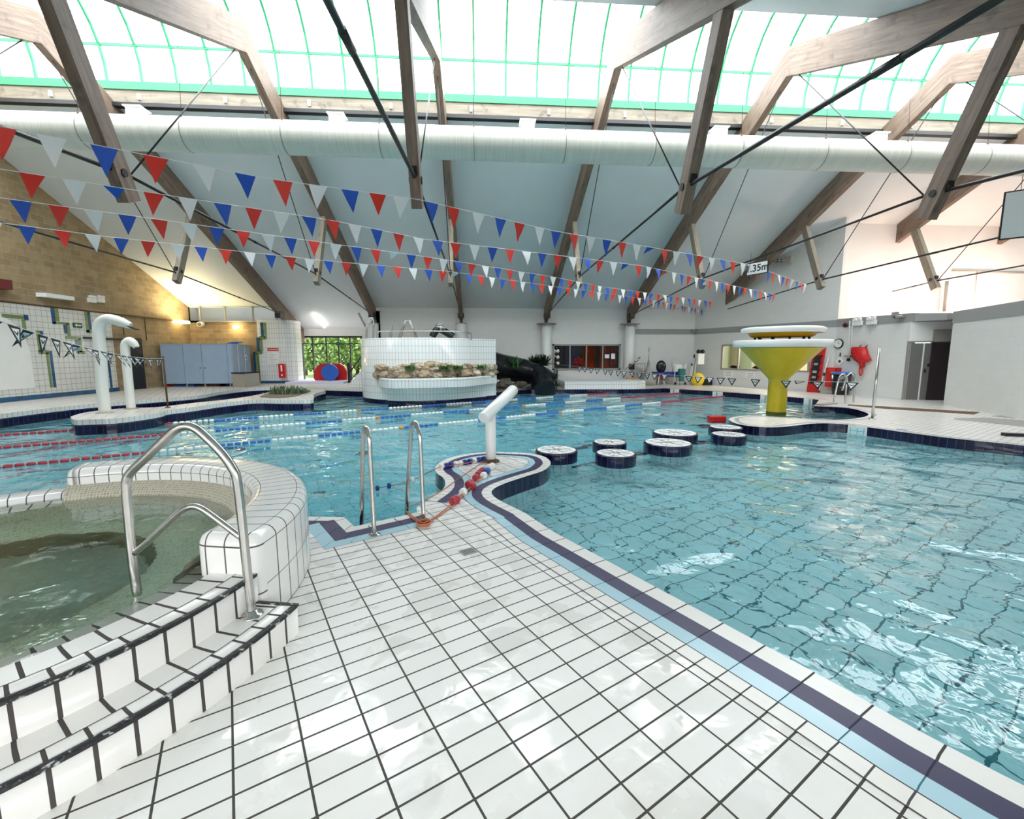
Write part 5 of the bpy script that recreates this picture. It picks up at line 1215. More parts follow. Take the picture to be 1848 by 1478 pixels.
# ================================================================== LANE END BLOCKS
for i, (x, y) in enumerate(((1218.5, 702), (1296, 707), (1384, 713), (1464, 719.5))):
    p = PZ(x, y, 0); mb = MB(); ax = (Vector((VX, VY, 0)), Vector((UX, UY, 0)), up3)
    mb.obox((p.x-.03*UX, p.y-.03*UY, -.19), (.42, .12, .38), ax, 0); mb.obox((p.x-.10*UX, p.y-.10*UY, -.19), (.06, .02, .36), ax, 1)
    one('lane_end_panel', mb, ['rim', 'greyink'], ['leftmost', 'second', 'third', 'rightmost'][i]+' white lane end panel on the far right pool edge, from the left', 'panel', (p.x, p.y, -.38), 'white lane end panels')
# skimmer plate on the near edge of the right peninsula
a, b = PZ(1531, 767), PZ(1566, 770.5); d = (b-a).normalized(); n_ = Vector((d.y, -d.x, 0)) 
mb = MB(); c = (a+b)/2-Vector((0, 0, .115)); mb.obox(c+n_*.012, ((b-a).length, .03, .235), (d, n_, up3), 0); mb.obox(c+n_*.03, ((b-a).length-.08, .008, .15), (d, n_, up3), 1)
one('skimmer_plate', mb, ['rim', 'poolwall'], 'white framed skimmer plate in the dark blue pool edge', 'skimmer', tuple(c))
a = PZ(1628, 775.5); mb = MB(); mb.obox((a.x, a.y, .004), (.18, .07, .004), (Vector((.6, -.8, 0)), Vector((.8, .6, 0)), up3)); one('deck_marker', mb, ['bluefloat'], 'small blue marker tile on the right deck edge', 'marker', (a.x, a.y, 0))
# deck gratings
def grate(px, lb, mat='greyframe'):
    P = [PZ(x, y, 0) for x, y in px]; mb = MB(); mb.poly([(p.x, p.y) for p in P], .006); mb.ribbon([(p.x, p.y, 0) for p in P], [(p.x, p.y, .006) for p in P], 0, True)
    one('drain_grating', mb, [mat], lb, 'grating', (P[0].x, P[0].y, 0), 'dark drain gratings in the right deck')
grate([(1530, 730), (1600, 734), (1768, 744), (1758, 748), (1600, 738), (1530, 732)], 'long dark grating running past the double door', 'rust')
grate([(1722, 755), (1780, 754), (1848, 759), (1848, 770), (1722, 757)], 'broad grey grating at the right edge of the deck')
grate([(1790, 751), (1848, 748), (1848, 757)], 'pointed grey patch against the right hand block')
c = PZ(1829, 787); mb = MB(); mb.obox((c.x, c.y, .03), (.34, .12, .06), (Vector((.95, -.3, 0)), Vector((.3, .95, 0)), up3)); mb.obox((c.x, c.y, .062), (.28, .07, .01), (Vector((.95, -.3, 0)), Vector((.3, .95, 0)), up3), 1)
one('footrest', mb, ['black', 'greyframe'], 'small black tray lying on the right hand deck', 'tray', (c.x, c.y, 0))
# right ladder rails behind the funnel
for k, (x0, x1, lb) in enumerate(((1505, 1528, 'near steel rail of the ladder right of the funnel'), (1525, 1541, 'far steel rail of the ladder right of the funnel'))):
    A = PZ(x1, 728-k*2, 0); B = A+Vector((-1, .1, 0)); pts = [PL(x, y, A, B) for x, y in ([(1525, 728), (1527, 700), (1529, 684), (1524, 676), (1518, 677), (1512, 690), (1504, 728)] if k == 0 else [(1540, 726), (1542, 700), (1543, 682), (1539, 675), (1534, 674), (1527, 683), (1520, 705)])]
    mb = MB(); mb.tube(spline(pts, 4), .03, 8); one('ladder_rail', mb, ['steel'], lb, 'ladder rail', tuple(A), 'steel ladder rails beside the funnel')
c = PZ(1492, 729.5, .01); mb = MB(); mb.obox((c.x, c.y, .02), (.9, .25, .04), (Vector((.9, .45, 0)), Vector((-.45, .9, 0)), up3)); one('ladder_step', mb, ['beige'], 'pale flat step at the pool corner by the ladder', 'step', (c.x, c.y, 0))

# ================================================================== THINGS ON THE RIGHT WALL
def onBC(px, py, e=0.0, P=(B_w, C_w)):
    d = (P[1]-P[0]).normalized(); n = Vector((-d.y, d.x, 0)); p = PL(px, py, P[0], P[1]); return p-n*e, Vector((d.x, d.y, 0)), n
def plate(name, px, py, w_, h_, e, mat, lb, cat, P=(B_w, C_w), group=None, d_=.02):
    p, d, n = onBC(px, py, e, P); mb = MB(); mb.obox(p, (w_, d_, h_), (d, n, up3)); return one(name, mb, [mat], lb, cat, tuple(p), group), p, d, n
p, d, n = onBC(1515, 620, .03); t = thing('wall_clock', 'round wall clock with a white face beside the office window', 'clock', tuple(p))
mb = MB(); mb.tube([p, p-n*.04], .20, 28); mb.build('rim', ['black'], t); mb = MB(); mb.tube([p-n*.04, p-n*.045], .165, 28); mb.build('face', ['paper'], t)
mb = MB(); mb.bar(p-n*.05, p-n*.05+up3*.11, .012, .004, n); mb.bar(p-n*.05, p-n*.05+d*.07-up3*.02, .014, .004, n); mb.build('hands', ['ink'], t)
p, d, n = onBC(1516, 652, .02); mb = MB(); s2 = (d+up3).normalized(); s3 = (up3-d).normalized(); mb.obox(p, (.27, .012, .27), (s2, n, s3), 0); mb.obox(p-n*.008, (.10, .004, .10), (s2, n, s3), 1); mb.obox(onBC(1517, 640, .02)[0], (.04, .02, .16), (d, n, up3), 1)
one('diamond_sign', mb, ['paper', 'ink'], 'white diamond sign on a black hook below the clock', 'sign', tuple(p))
p, d, n = onBC(1533, 643, .04); mb = MB(); mb.obox(p, (.36, .06, .08), (d, n, up3), 1); mb.obox(p-up3*.14, (.1, .06, .12), (d, n, up3), 0); mb.obox(p-n*.04+d*.12, (.08, .02, .06), (d, n, up3), 0)
one('socket_box', mb, ['black', 'beige'], 'small beige and black control box under the white conduits', 'control box', tuple(p))
for k, px in enumerate((1535, 1540)):
    a, d, n = onBC(px, 579, .04); b = onBC(px-2, 640, .04)[0]; mb = MB(); mb.tube([a, b], .022, 6); one('conduit', mb, ['plastic'], ['left', 'right'][k]+' one of the two white conduits running down the clock wall', 'conduit', tuple(b), 'white conduits on the clock wall')
# orange red rescue vest
p, d, n = onBC(1558, 640, .10)
t = thing('buoyancy_vest', 'red rescue harness hanging on wall hooks right of the clock', 'buoyancy vest', tuple(p))
mb = MB()
def vpt(x, y, e): return onBC(x, y, e)[0]
ol = [(1541, 628), (1548, 626), (1566, 626), (1570, 640), (1575, 650), (1568, 654), (1563, 655), (1562, 662), (1558, 665), (1555, 655), (1547, 650), (1541, 643)]
fr_ = [vpt(x, y, .16) for x, y in ol]; bk = [vpt(x, y, .04) for x, y in ol]; c1 = sum(fr_, Vector())/len(fr_)-n*.05
for i_ in range(len(ol)):
    j_ = (i_+1) % len(ol); mb.face([fr_[i_], fr_[j_], c1], 0, smooth=True); mb.face([bk[i_], bk[j_], fr_[j_], fr_[i_]], 0)
mb.build('vest', ['red'], t); mb = MB(); mb.tube(spline([vpt(1557, 660, .12), vpt(1555, 670, .12), vpt(1557, 678, .12), vpt(1560, 672, .12), vpt(1559, 660, .12)], 4), .025, 6); mb.build('strap', ['redflag'], t)
mb = MB()
for x in (1555, 1566): mb.tube([vpt(x, 623, .02), vpt(x, 627, .14)], .015, 6)
mb.build('hook', ['black'], t)
# red box, bin, boards
p, d, n = onBC(1508, 681, .14); mb = MB(); mb.obox(p, (.5, .22, .82), (d, n, up3), 0); mb.obox(p-n*.115+up3*.3, (.3, .01, .14), (d, n, up3), 1)
one('wall_box', mb, ['red', 'redflag'], 'red lidded box fixed low on the wall behind the ladder', 'box', tuple(p))
c = PZ(1521, 711.5, 0); c = Vector((c.x-.22, c.y-.1, 0)); mb = MB(); mb.tube([(c.x, c.y, .0), (c.x, c.y, .02), (c.x, c.y, .85)], [.27, .28, .34], 18, 0); mb.tube([(c.x, c.y, .83), (c.x, c.y, .92)], .36, 18, 1); one('waste_bin', mb, ['blackp', 'bluefloat'], 'round black bin with blue rim behind the ladder rails', 'bin', (c.x, c.y, 0))
# rescue board (leaning on the A-B wall)
pa, d, n = onBC(1470, 706, .16, (A_w, B_w)); pbx = onBC(1481, 626, .05, (A_w, B_w))[0]; pa.z = .0
t = thing('rescue_board', 'tall red spinal board with black straps leaning right of the funnel', 'rescue board', tuple(pa)); u_ = (pbx-pa).normalized(); s_ = d; m_ = s_.cross(u_).normalized()
mb = MB(); L_ = (pbx-pa).length; mb.obox((pa+pbx)/2, (.50, .06, L_), (s_, m_, u_)); o = mb.build('board', ['red'], t); bv = o.modifiers.new('bevel', 'BEVEL'); bv.width = .06; bv.segments = 3
mb = MB(); sgn = -1 if m_.dot(n) > 0 else 1; e_ = m_*sgn*.045
mb.obox((pa+pbx)/2+e_, (.26, .05, L_*.62), (s_, m_, u_))
for k in range(5): mb.obox(pa+u_*L_*(.2+.15*k)+e_, (.38, .06, .05), (s_, m_, u_))
mb.build('strap_pad', ['black'], t); mb = MB()
for f_ in (.45, .62, .33): mb.obox(pa+u_*L_*f_+e_*1.9, (.16, .01, .10), (s_, m_, u_))
mb.build('label_patch', ['greyink'], t)
pa2, d, n = onBC(1485, 707, .3, (A_w, B_w)); pb2 = onBC(1498, 640, .04, (A_w, B_w))[0]; pa2.z = 0; mb = MB(); mb.tube([pa2, pb2], .028, 8); f1 = pa2.lerp(pb2, .45); mb.tube([f1, f1+(pb2-pa2)*.08], .045, 8, 1); mb.tube([pa2, pa2+(pb2-pa2)*.06], .04, 8, 1)
one('reach_pole', mb, ['plastic', 'black'], 'white reaching pole leaning between the red board and red box', 'pole', tuple(pa2))
for k, (px, py) in enumerate(((1315, 675), (1355, 677))):
    o, p, d, n = plate('wall_notice', px, py, .52, .34, .02, 'paper', ['left', 'right'][k]+' white printed notice under the lit office window', 'notice', (A_w, B_w), 'printed notices under the office window')
    for j in range(3):
        mb = MB(); mb.obox(p-n*.012+up3*(.09-.09*j), (.36-.06*(j % 2), .003, .03), (d, n, up3)); mb.build('print_line', ['greyink'], o)
for k, (x, y) in enumerate(((1552, 579), (1577.5, 577))):
    p, d, n = onBC(x, y+2, .12); t = thing('emergency_light', ['left', 'right'][k]+' twin-headed emergency light on the grey band right', 'emergency light', tuple(p), 'emergency lights on the grey band')
    mb = MB(); mb.obox(p-up3*.05, (.34, .12, .18), (d, n, up3)); mb.build('housing', ['plastic'], t)
    for s_ in (-.09, .09): mb = MB(); c = p+d*s_+up3*.09; mb.tube([c+n*.03, c-n*.09], .065, 12); mb.build('lamp_head', ['plastic'], t)
def camera_(px, py, P, lb, flip=1, e=.12):
    p, d, n = onBC(px, py, e, P); t = thing('security_camera', lb, 'camera', tuple(p)); mb = MB(); mb.tube([p-d*.10*flip-n*.0, p+d*.08*flip-n*.1], .07, 14); mb.build('housing', ['greyframe'], t)
    mb = MB(); mb.tube([p+d*.08*flip-n*.1, p+d*.10*flip-n*.112], .06, 14); mb.build('lens', ['blackp'], t); mb = MB(); mb.tube([p-d*.1*flip, p-d*.1*flip+n*e], .03, 8); mb.build('mount', ['greyframe'], t)
camera_(1250, 597, (Vector((0, 24.5)), Vector((12.1, 24.5))), 'small grey camera on the far wall band near the corner')
camera_(1628, 572, (B_w, C_w), 'small camera on the grey band near the double door', -1)
p, d, n = onBC(1528, 587, .05); mb = MB(); mb.tube([p+n*.04, p-n*.06], .09, 12); mb.tube([p-n*.06+d*.05, p-n*.1+d*.05], .05, 10, 1); one('alarm_sounder', mb, ['maroon', 'ink'], 'dark red alarm sounder on the grey band above the clock', 'alarm', tuple(p))
p, d, n = onBC(1617, 569, .04); mb = MB(); mb.obox(p+up3*.05, (.2, .1, .14), (d, n, up3)); one('junction_box', mb, ['greyframe'], 'small grey box on top of the band near the camera', 'junction box', tuple(p))
# white first aid box with black helmets at the far corner
p, d, n = onBC(1268, 647, .14, (A_w, B_w)); mb = MB(); p = PY(1264, 646, 23.3); mb.box((p.x-.17, 23.2, p.z-.34), (p.x+.17, 23.45, p.z+.24), 0); one('wall_cabinet', mb, ['plastic'], 'white wall cabinet in the far right corner', 'cabinet', (p.x, 23.3, p.z-.34))
for k in range(2):
    mb = MB(); mb.sphere((p.x-.1+.22*k, 23.33, p.z+.34), .12, 10, 8); one('black_ball', mb, ['blackp'], ['left', 'right'][k]+' round black object on the corner wall cabinet', 'helmet', (p.x-.1+.22*k, 23.33, p.z+.24), 'round black objects on the corner cabinet')
# ================================================================== EQUIPMENT BELOW THE FAR WALL
def Q(x, y, Y_=23.8): return PY(x, y, Y_)
Fl = lambda x, Y_=23.8: Vector((PY(x, 690, Y_).x, Y_, 0))
t = thing('bench', 'grey metal bench with a navy cushion under the far wall', 'bench', tuple(Fl(1195)))
c = Fl(1195); mb = MB(); mb.box((c.x-1.3, 23.55, .40), (c.x+1.2, 24.0, .45)); mb.build('seat', ['greyframe'], t)
for dx in (-1.1, -.2, .9):
    for yy in (23.6, 23.95): mb = MB(); mb.tube([(c.x+dx, yy, 0), (c.x+dx, yy, .42)], .025, 6); mb.build('leg', ['greyframe'], t)
mb = MB(); mb.box((c.x-.55, 23.5, .46), (c.x+1.1, 24.05, .70)); o = one('exercise_mat', mb, ['bluefloat'], 'folded navy blue mat lying on the metal bench', 'mat', (c.x+.3, 23.8, .46)); o.data.materials[0] = M['navyfloat']
t = thing('crowd_barrier', 'grey barred barrier beside the right column', 'barrier', tuple(Fl(1147, 24.0))); a, b = Fl(1131, 24.0), Fl(1163, 24.0)
mb = MB(); mb.tube([(a.x, 24.0, 0), (a.x, 24.0, 1.15), (b.x, 24.0, 1.15), (b.x, 24.0, .3)], .025, 6); mb.build('frame', ['greyframe'], t)
for k in range(7): mb = MB(); x = a.x+(b.x-a.x)*(k+1)/8; mb.tube([(x, 24.0, .4), (x, 24.0, 1.14)], .012, 5); mb.build('bar', ['greyframe'], t)
p = Fl(1139, 23.7); mb = MB(); mb.obox((p.x, 23.7, 1.0), (.30, .22, .32)); o = one('black_bag', mb, ['blackp'], 'black bag hung on the guard frame', 'bag', (p.x, 23.7, .85)); bv = o.modifiers.new('b', 'BEVEL'); bv.width = .06; bv.segments = 3
p = Fl(1151, 23.6); mb = MB(); mb.tube([(p.x, 23.6, .65), (p.x, 23.66, .66)], .30, 20); mb.tube([(p.x, 23.6, 0), (p.x, 23.6, .4)], .03, 6); mb.box((p.x-.2, 23.5, 0), (p.x+.2, 23.75, .04)); one('floor_fan', mb, ['greyframe'], 'round grey fan next to the barred frame', 'fan', (p.x, 23.6, 0))
p = Fl(1169, 23.4); t = thing('pool_hoist', 'grey pool hoist cone with tall mast by the bench', 'hoist', tuple(p))
mb = MB(); mb.tube([(p.x, 23.4, 0), (p.x, 23.4, .25), (p.x, 23.4, .8), (p.x, 23.4, 1.3)], [.45, .42, .14, .05], 12); mb.build('body', ['greyframe'], t); mb = MB(); mb.tube([(p.x, 23.4, 1.3), (p.x, 23.4, 2.0)], .02, 6); mb.tube([(p.x, 23.4, 1.85), (p.x, 23.4, 2.02)], .04, 6); mb.build('mast', ['steel'], t)
p = Fl(1192, 23.7); mb = MB(); mb.sphere((p.x, 23.7, .98), .32, 12, 8, sc_=(.9, .5, 1.1)); one('black_backpack', mb, ['blackp'], 'rounded black pack sitting on the navy mat', 'pack', (p.x, 23.7, .70))
p = Fl(1193, 23.3); t = thing('folding_walker', 'maroon and white folded walking aid before the bench', 'walking aid', tuple(p))
mb = MB(); 
for dx in (-.18, .18): mb.tube([(p.x+dx, 23.3, .05), (p.x+dx*.4, 23.3, .62)], .03, 6)
mb.build('frame', ['plastic'], t); mb = MB(); mb.obox((p.x, 23.28, .45), (.22, .06, .32)); mb.build('sling', ['maroon'], t)
p = Fl(1212, 23.9); mb = MB(); mb.tube(spline([(p.x+.05, 23.9, .7), (p.x-.05, 23.9, 1.3), (p.x-.02, 23.9, 1.38), (p.x+.1, 23.9, 1.42)], 3), .018, 6); one('crutch', mb, ['steel'], 'hooked steel pole rising behind the navy mat', 'pole', (p.x, 23.9, .7))
p = Fl(1226, 23.4); t = thing('wheelchair', 'white wheeled pool chair with a dark teal seat', 'wheelchair', tuple(p))
mb = MB()
for dx in (-.28, .28): mb.tube([(p.x+dx, 23.4, .08), (p.x+dx, 23.4, .9), (p.x+dx*1.2, 23.4, 1.15)], .025, 6)
mb.tube([(p.x-.28, 23.4, .1), (p.x+.28, 23.4, .1)], .03, 6); mb.box((p.x-.22, 23.42, .72), (p.x+.12, 23.46, 1.1)); mb.build('frame', ['plastic'], t)
mb = MB(); mb.obox((p.x+.06, 23.3, .70), (.34, .3, .36)); mb.obox((p.x+.02, 23.2, .35), (.25, .2, .3)); o = mb.build('seat', ['teal'], t); bv = o.modifiers.new('b', 'BEVEL'); bv.width = .05; bv.segments = 2
for dx in (-.28, .28):
    mb = MB(); mb.tube([(p.x+dx-.02, 23.3, .08), (p.x+dx+.02, 23.3, .08)], .08, 12); mb.build('wheel', ['blackp'], t)
for k, (x0, y0, x1, y1, lb) in enumerate(((1246, 688, 1254, 652, 'leftmost'), (1250, 688, 1258, 634, 'second'), (1255, 688, 1262, 640, 'third'))):
    a, b = Q(x0-4, y0, 23.4), Q(x1-4, y1, 23.9); a.z = 0; mb = MB(); mb.tube([a, b], .025, 6); mb.tube([a.lerp(b, .8), a.lerp(b, .9)], .045, 6, 1); one('cleaning_pole', mb, ['plastic', 'black'], lb+' of the white poles leaning in the far corner', 'pole', tuple(a), 'white poles leaning in the far corner')
p = Fl(1262, 23.0); t = thing('yellow_machine', 'yellow domed cleaning machine in the far right corner', 'cleaning machine', tuple(p))
mb = MB(); mb.sphere((p.x-.1, 23.0, .30), .38, 14, 8, sc_=(1, .8, 1)); mb.build('hood', ['yellowp'], t); mb = MB(); mb.box((p.x+.15, 22.8, .02), (p.x+.62, 23.2, .34)); mb.build('base', ['blackp'], t)
p = Fl(1141, 23.2); mb = MB(); mb.box((p.x-.3, 23.0, .36), (p.x+.25, 23.3, .42)); one('orange_tray', mb, ['orange'], 'flat orange tray on the end of the tiled plinth', 'tray', (p.x, 23.2, .36))

# ================================================================== LEFT SIDE THINGS
# lockers
lk = thing('locker_unit', 'pale blue laminate locker unit in the far left corner', 'lockers', (-13.2, 22.6, ZL), None)
l0 = PZ(298, 696, ZL); Yk = 22.0
xa = PY(292, 660, Yk).x; xb = PY(421, 660, Yk).x; zt2 = PY(350, 621.5, Yk).z; zb2 = ZL+.14
t = lk
mb = MB(); mb.box((xa, Yk, zb2), (xb, Yk+.06, zt2)); mb.box((xa-.03, Yk-.02, zt2), (xb+.03, Yk+.5, zt2+.03))
mb.build('carcass', ['locker'], t)
xs = [PY(x, 660, Yk).x for x in (292.5, 333, 366, 412, 420.5)]
for k in range(4):
    mb = MB(); mb.box((xs[k]+.012, Yk-.025, zb2+.01), (xs[k+1]-.012, Yk-.002, zt2-.01)); o = mb.build('door', ['locker'], t)
    if k in (1, 2): mb = MB(); mb.tube([(xs[2]+(.10 if k == 2 else -.10), Yk-.06, 1.05), (xs[2]+(.10 if k == 2 else -.10), Yk-.02, 1.05)], .025, 8); mb.build('knob', ['black'], o)
for X_ in xs[:4]: mb = MB(); mb.box((X_-.02+.02, Yk+.0, ZL), (X_+.06, Yk+.04, zb2)); mb.build('leg', ['greyframe'], t)
# receding side
S0 = Vector((xb, Yk)); S1 = Vector((PY(453, 660, 24.0).x, 24.0)); mb = MB(); wallseg(mb, S0, S1, zb2, zt2+.02, .05); mb.build('side_panel', ['locker'], t)
for f_ in (.3, .68):
    p = S0.lerp(S1, f_); mb = MB(); mb.box((p.x-.012, p.y-.03, zb2), (p.x+.012, p.y+.0, zt2)); mb.build('joint_strip', ['plastic'], t)
mb = MB(); p = S0.lerp(S1, .80); pz_ = PL(443.5, 645, S0, S1); d = (S1-S0).normalized(); d3_ = Vector((d.x, d.y, 0)); n_ = Vector((-d.y, d.x, 0)); s2 = (d3_+up3).normalized(); mb.obox(pz_-n_*.02, (.24, .01, .24), (s2, n_, (up3-d3_).normalized()), 0); mb.obox(pz_-n_*.028-up3*.02, (.08, .006, .10), (d3_, n_, up3), 1); one('diamond_sign', mb, ['paper', 'ink'], 'white diamond notice on the side of the blue lockers', 'sign', tuple(pz_))
for k in range(3):
    p = PY(420+k*3, 618.5-k*.4, 22.9); mb = MB(); mb.box((p.x-.25, 22.7+.1*k, zt2+.035+.04*k), (p.x+.25, 22.95+.1*k, zt2+.07+.04*k)); one('blue_towel', mb, ['bluefloat'], ['lowest', 'middle', 'top'][k]+' folded blue sheet of the pile on the lockers', 'folded sheet', (p.x, 22.9, zt2+.035+.04*k), 'blue sheets piled on the lockers')
mb = MB(); mb.box((xa, Yk+.06, zt2-.03), (PY(452, 620, 24).x, 24.3, zt2+.02)); mb.build('top', ['beige'], lk)
for k, (px, mt) in enumerate(((306, 'red'), (327, 'bluefloat'), (345, 'bluefloat'), (402, 'maroon'), (411, 'navyfloat'))):
    p = PY(px, 694, 22.3); mb = MB(); mb.box((p.x-.3, 22.2, ZL), (p.x+.2, 22.5, ZL+.09)); one('swim_float', mb, [mt], '%s float pushed under the blue lockers, %s from the left' % (('red', 'blue', 'blue', 'maroon', 'navy')[k], ('first', 'second', 'third', 'fourth', 'fifth')[k]), 'swim float', (p.x, 22.3, ZL), 'floats stored under the lockers')
# beige storage box
b0 = PY(420, 697, 21.5); b1 = PY(442, 697.5, 21.2); b2 = PY(472.5, 692, 22.6)
zt3 = PY(441, 672.5, 21.2).z
pl4 = [(b0.x, 21.5), (b1.x, 21.2), (b2.x, 22.4), (b2.x-.6, 22.9)]
t = thing('storage_box', 'beige plastic storage chest beside the blue lockers', 'storage box', (b1.x, 21.8, ZL)); mb = MB(); mb.prism(pl4, ZL, zt3-.05); mb.build('body', ['beige'], t); cx_ = sum(p[0] for p in pl4)/4; cy2 = sum(p[1] for p in pl4)/4; mb = MB(); mb.prism([(cx_+(p[0]-cx_)*1.04, cy2+(p[1]-cy2)*1.04) for p in pl4], zt3-.05, zt3); mb.build('lid', ['blackp'], t)
# notice and red box on tiled column
Yc = 24.28
t = thing('rules_sign', 'white notice with a red header on the tiled column', 'notice', tuple(PY(494, 655, Yc))); a, b = PY(482.5, 628, Yc), PY(504.5, 657, Yc); zm = PY(490, 633.5, Yc).z
mb = MB(); mb.box((a.x, Yc, b.z), (b.x, Yc+.02, zm)); mb.build('sheet', ['paper'], t); mb = MB(); mb.box((a.x, Yc-.01, zm), (b.x, Yc+.02, a.z)); mb.build('header', ['red'], t)
mb = MB()
for k in range(12): mb.box((a.x+.05+.045*k, Yc-.016, zm+.05), (a.x+.075+.045*k, Yc-.01, zm+.10))
mb.build('header_lettering', ['paper'], t); mb = MB()
for k in range(7): mb.box((a.x+.06, Yc-.006, zm-.10-.085*k), (a.x+.22+.3*((k*37) % 10)/10, Yc, zm-.085-.085*k))
mb.build('print_line', ['greyink'], t)
mb = MB(); a, b = PY(503, 656.5, 24.2), PY(516, 682, 24.2); mb.box((a.x, 24.12, b.z), (b.x, 24.30, a.z), 0); mb.box((a.x+.12, 24.10, b.z+.35), (a.x+.20, 24.12, a.z-.08), 1); mb.box((a.x+.12, 24.10, b.z+.10), (a.x+.20, 24.12, b.z+.2), 1)
o = one('extinguisher_box', mb, ['red', 'paper'], 'red fire extinguisher cabinet on the tiled column', 'extinguisher box', (a.x, 24.2, b.z)); bv = o.modifiers.new('b', 'BEVEL'); bv.width = .03; bv.segments = 2
# camera + bulkhead light
p = PY(359.5, 585, 24.2); t = thing('security_camera', 'white round camera in the corner above the lockers', 'camera', tuple(p)); mb = MB(); mb.tube([p+Vector((0, .3, .03)), p], .13, 16); mb.build('housing', ['plastic'], t); mb = MB(); mb.tube([p, p-Vector((0, .03, 0))], .085, 16); mb.build('lens', ['blackp'], t)
p = PY(425, 590, 24.35); mb = MB(); mb.sphere((p.x, 24.4, p.z), .2, 14, 8, sc_=(1, .5, .45)); one('bulkhead_light', mb, ['warmlamp'], 'glowing oval bulkhead light on the block wall over the lockers', 'wall light', (p.x, 24.4, p.z))
l_ = bpy.data.lights.new('bulkhead_glow', 'POINT'); l_.energy = 22; l_.color = (1, .78, .35); l_.shadow_soft_size = .15; lo = bpy.data.objects.new('bulkhead_glow', l_); col.objects.link(lo); lo.location = (p.x, 24.0, p.z)
# uplighter fixing on left wall, washing ceiling and brick
p = zt(95, 535); mb = MB(); mb.prism([(WX, p.y-.6), (WX+.25, p.y-.5), (WX+.3, p.y+.5), (WX, p.y+.7)], p.z-.08, p.z+.06); one('ceiling_fitting', mb, ['plastic'], 'flat white uplighter fitting on the tan block wall', 'uplighter', (WX+.1, p.y, p.z))
lx = PX(344, 560, WX+.35)
mb = MB(); mb.box((WX+.02, 23.2, 3.25), (WX+.4, 23.9, 3.38)); one('uplighter', mb, ['warmlamp'], 'warm uplighter high in the left corner beside the clerestory', 'uplighter', (WX+.2, 23.5, 3.25))
l_ = bpy.data.lights.new('uplighter_glow', 'AREA'); l_.energy = 60; l_.color = (1, .85, .5); l_.size = .5; lo = bpy.data.objects.new('uplighter_glow', l_); col.objects.link(lo); lo.location = (WX+.9, 23.0, 3.42); lo.rotation_euler = (R(180), 0, 0)
for k, px in enumerate((162.5, 178.5)):
    p = zt(px, 540); t = thing('emergency_light', ['left', 'right'][k]+' white twin emergency light on the tan block wall', 'emergency light', tuple(p), 'emergency lights on the tan wall'); mb = MB(); mb.box((WX, p.y-.14, p.z-.13), (WX+.12, p.y+.14, p.z+.05)); mb.build('housing', ['plastic'], t)
    for s_ in (-.08, .08): mb = MB(); mb.tube([(WX+.02, p.y+s_, p.z+.10), (WX+.14, p.y+s_, p.z+.10)], .05, 10); mb.build('lamp_head', ['plastic'], t)
p = zt(137, 587); mb = MB(); mb.box((WX+.04, p.y-.18, p.z-.09), (WX+.07, p.y+.18, p.z+.09), 0); mb.box((WX+.07, p.y-.06, p.z-.02), (WX+.075, p.y+.14, p.z+.02), 1); mb.face([(WX+.076, p.y-.05, p.z+.06), (WX+.076, p.y-.05, p.z-.06), (WX+.076, p.y-.14, p.z)], 1); mb.face([(WX+.076, p.y-.14, p.z), (WX+.076, p.y-.05, p.z-.06), (WX+.076, p.y-.05, p.z+.06)], 1)
one('exit_sign', mb, ['signgreen', 'paper'], 'green exit sign with white arrow on the tiled left wall', 'exit sign', (WX+.05, p.y, p.z))
p = zt(1, 514); mb = MB(); mb.box((WX, p.y-.5, p.z-.15), (WX+.3, p.y+.06, p.z+.15)); one('wall_speaker', mb, ['maroon'], 'dark wall speaker at the left edge of the picture', 'speaker', (WX, p.y, p.z))
p = zt(150, 608); a, b = zt(147, 609), zt(243, 612); mb = MB(); mb.box((WX+.05, a.y, a.z-.05), (WX+.12, b.y, a.z+.03)); one('cable_tray', mb, ['black'], 'dark pipe run on the left wall behind the pipe showers', 'pipe', (WX, a.y, a.z))
a, b = zt(0, 542), zt(345, 576); mb = MB(); mb.tube([(WX+.05, 8, ztop+.03), (WX+.05, 24.3, ztop+.03)], .025, 5); mb.tube([(WX+.05, zt(258, 570).y, ztop), (WX+.05, zt(258, 570).y, ztop-1.0)], .02, 5); mb.tube([(WX+.05, zt(218, 570).y, ztop), (WX+.05, zt(218, 570).y, ztop-.8)], .02, 5); one('conduit', mb, ['rust'], 'brown conduit running along the left wall above the tiles', 'conduit', (WX, 15, ztop))
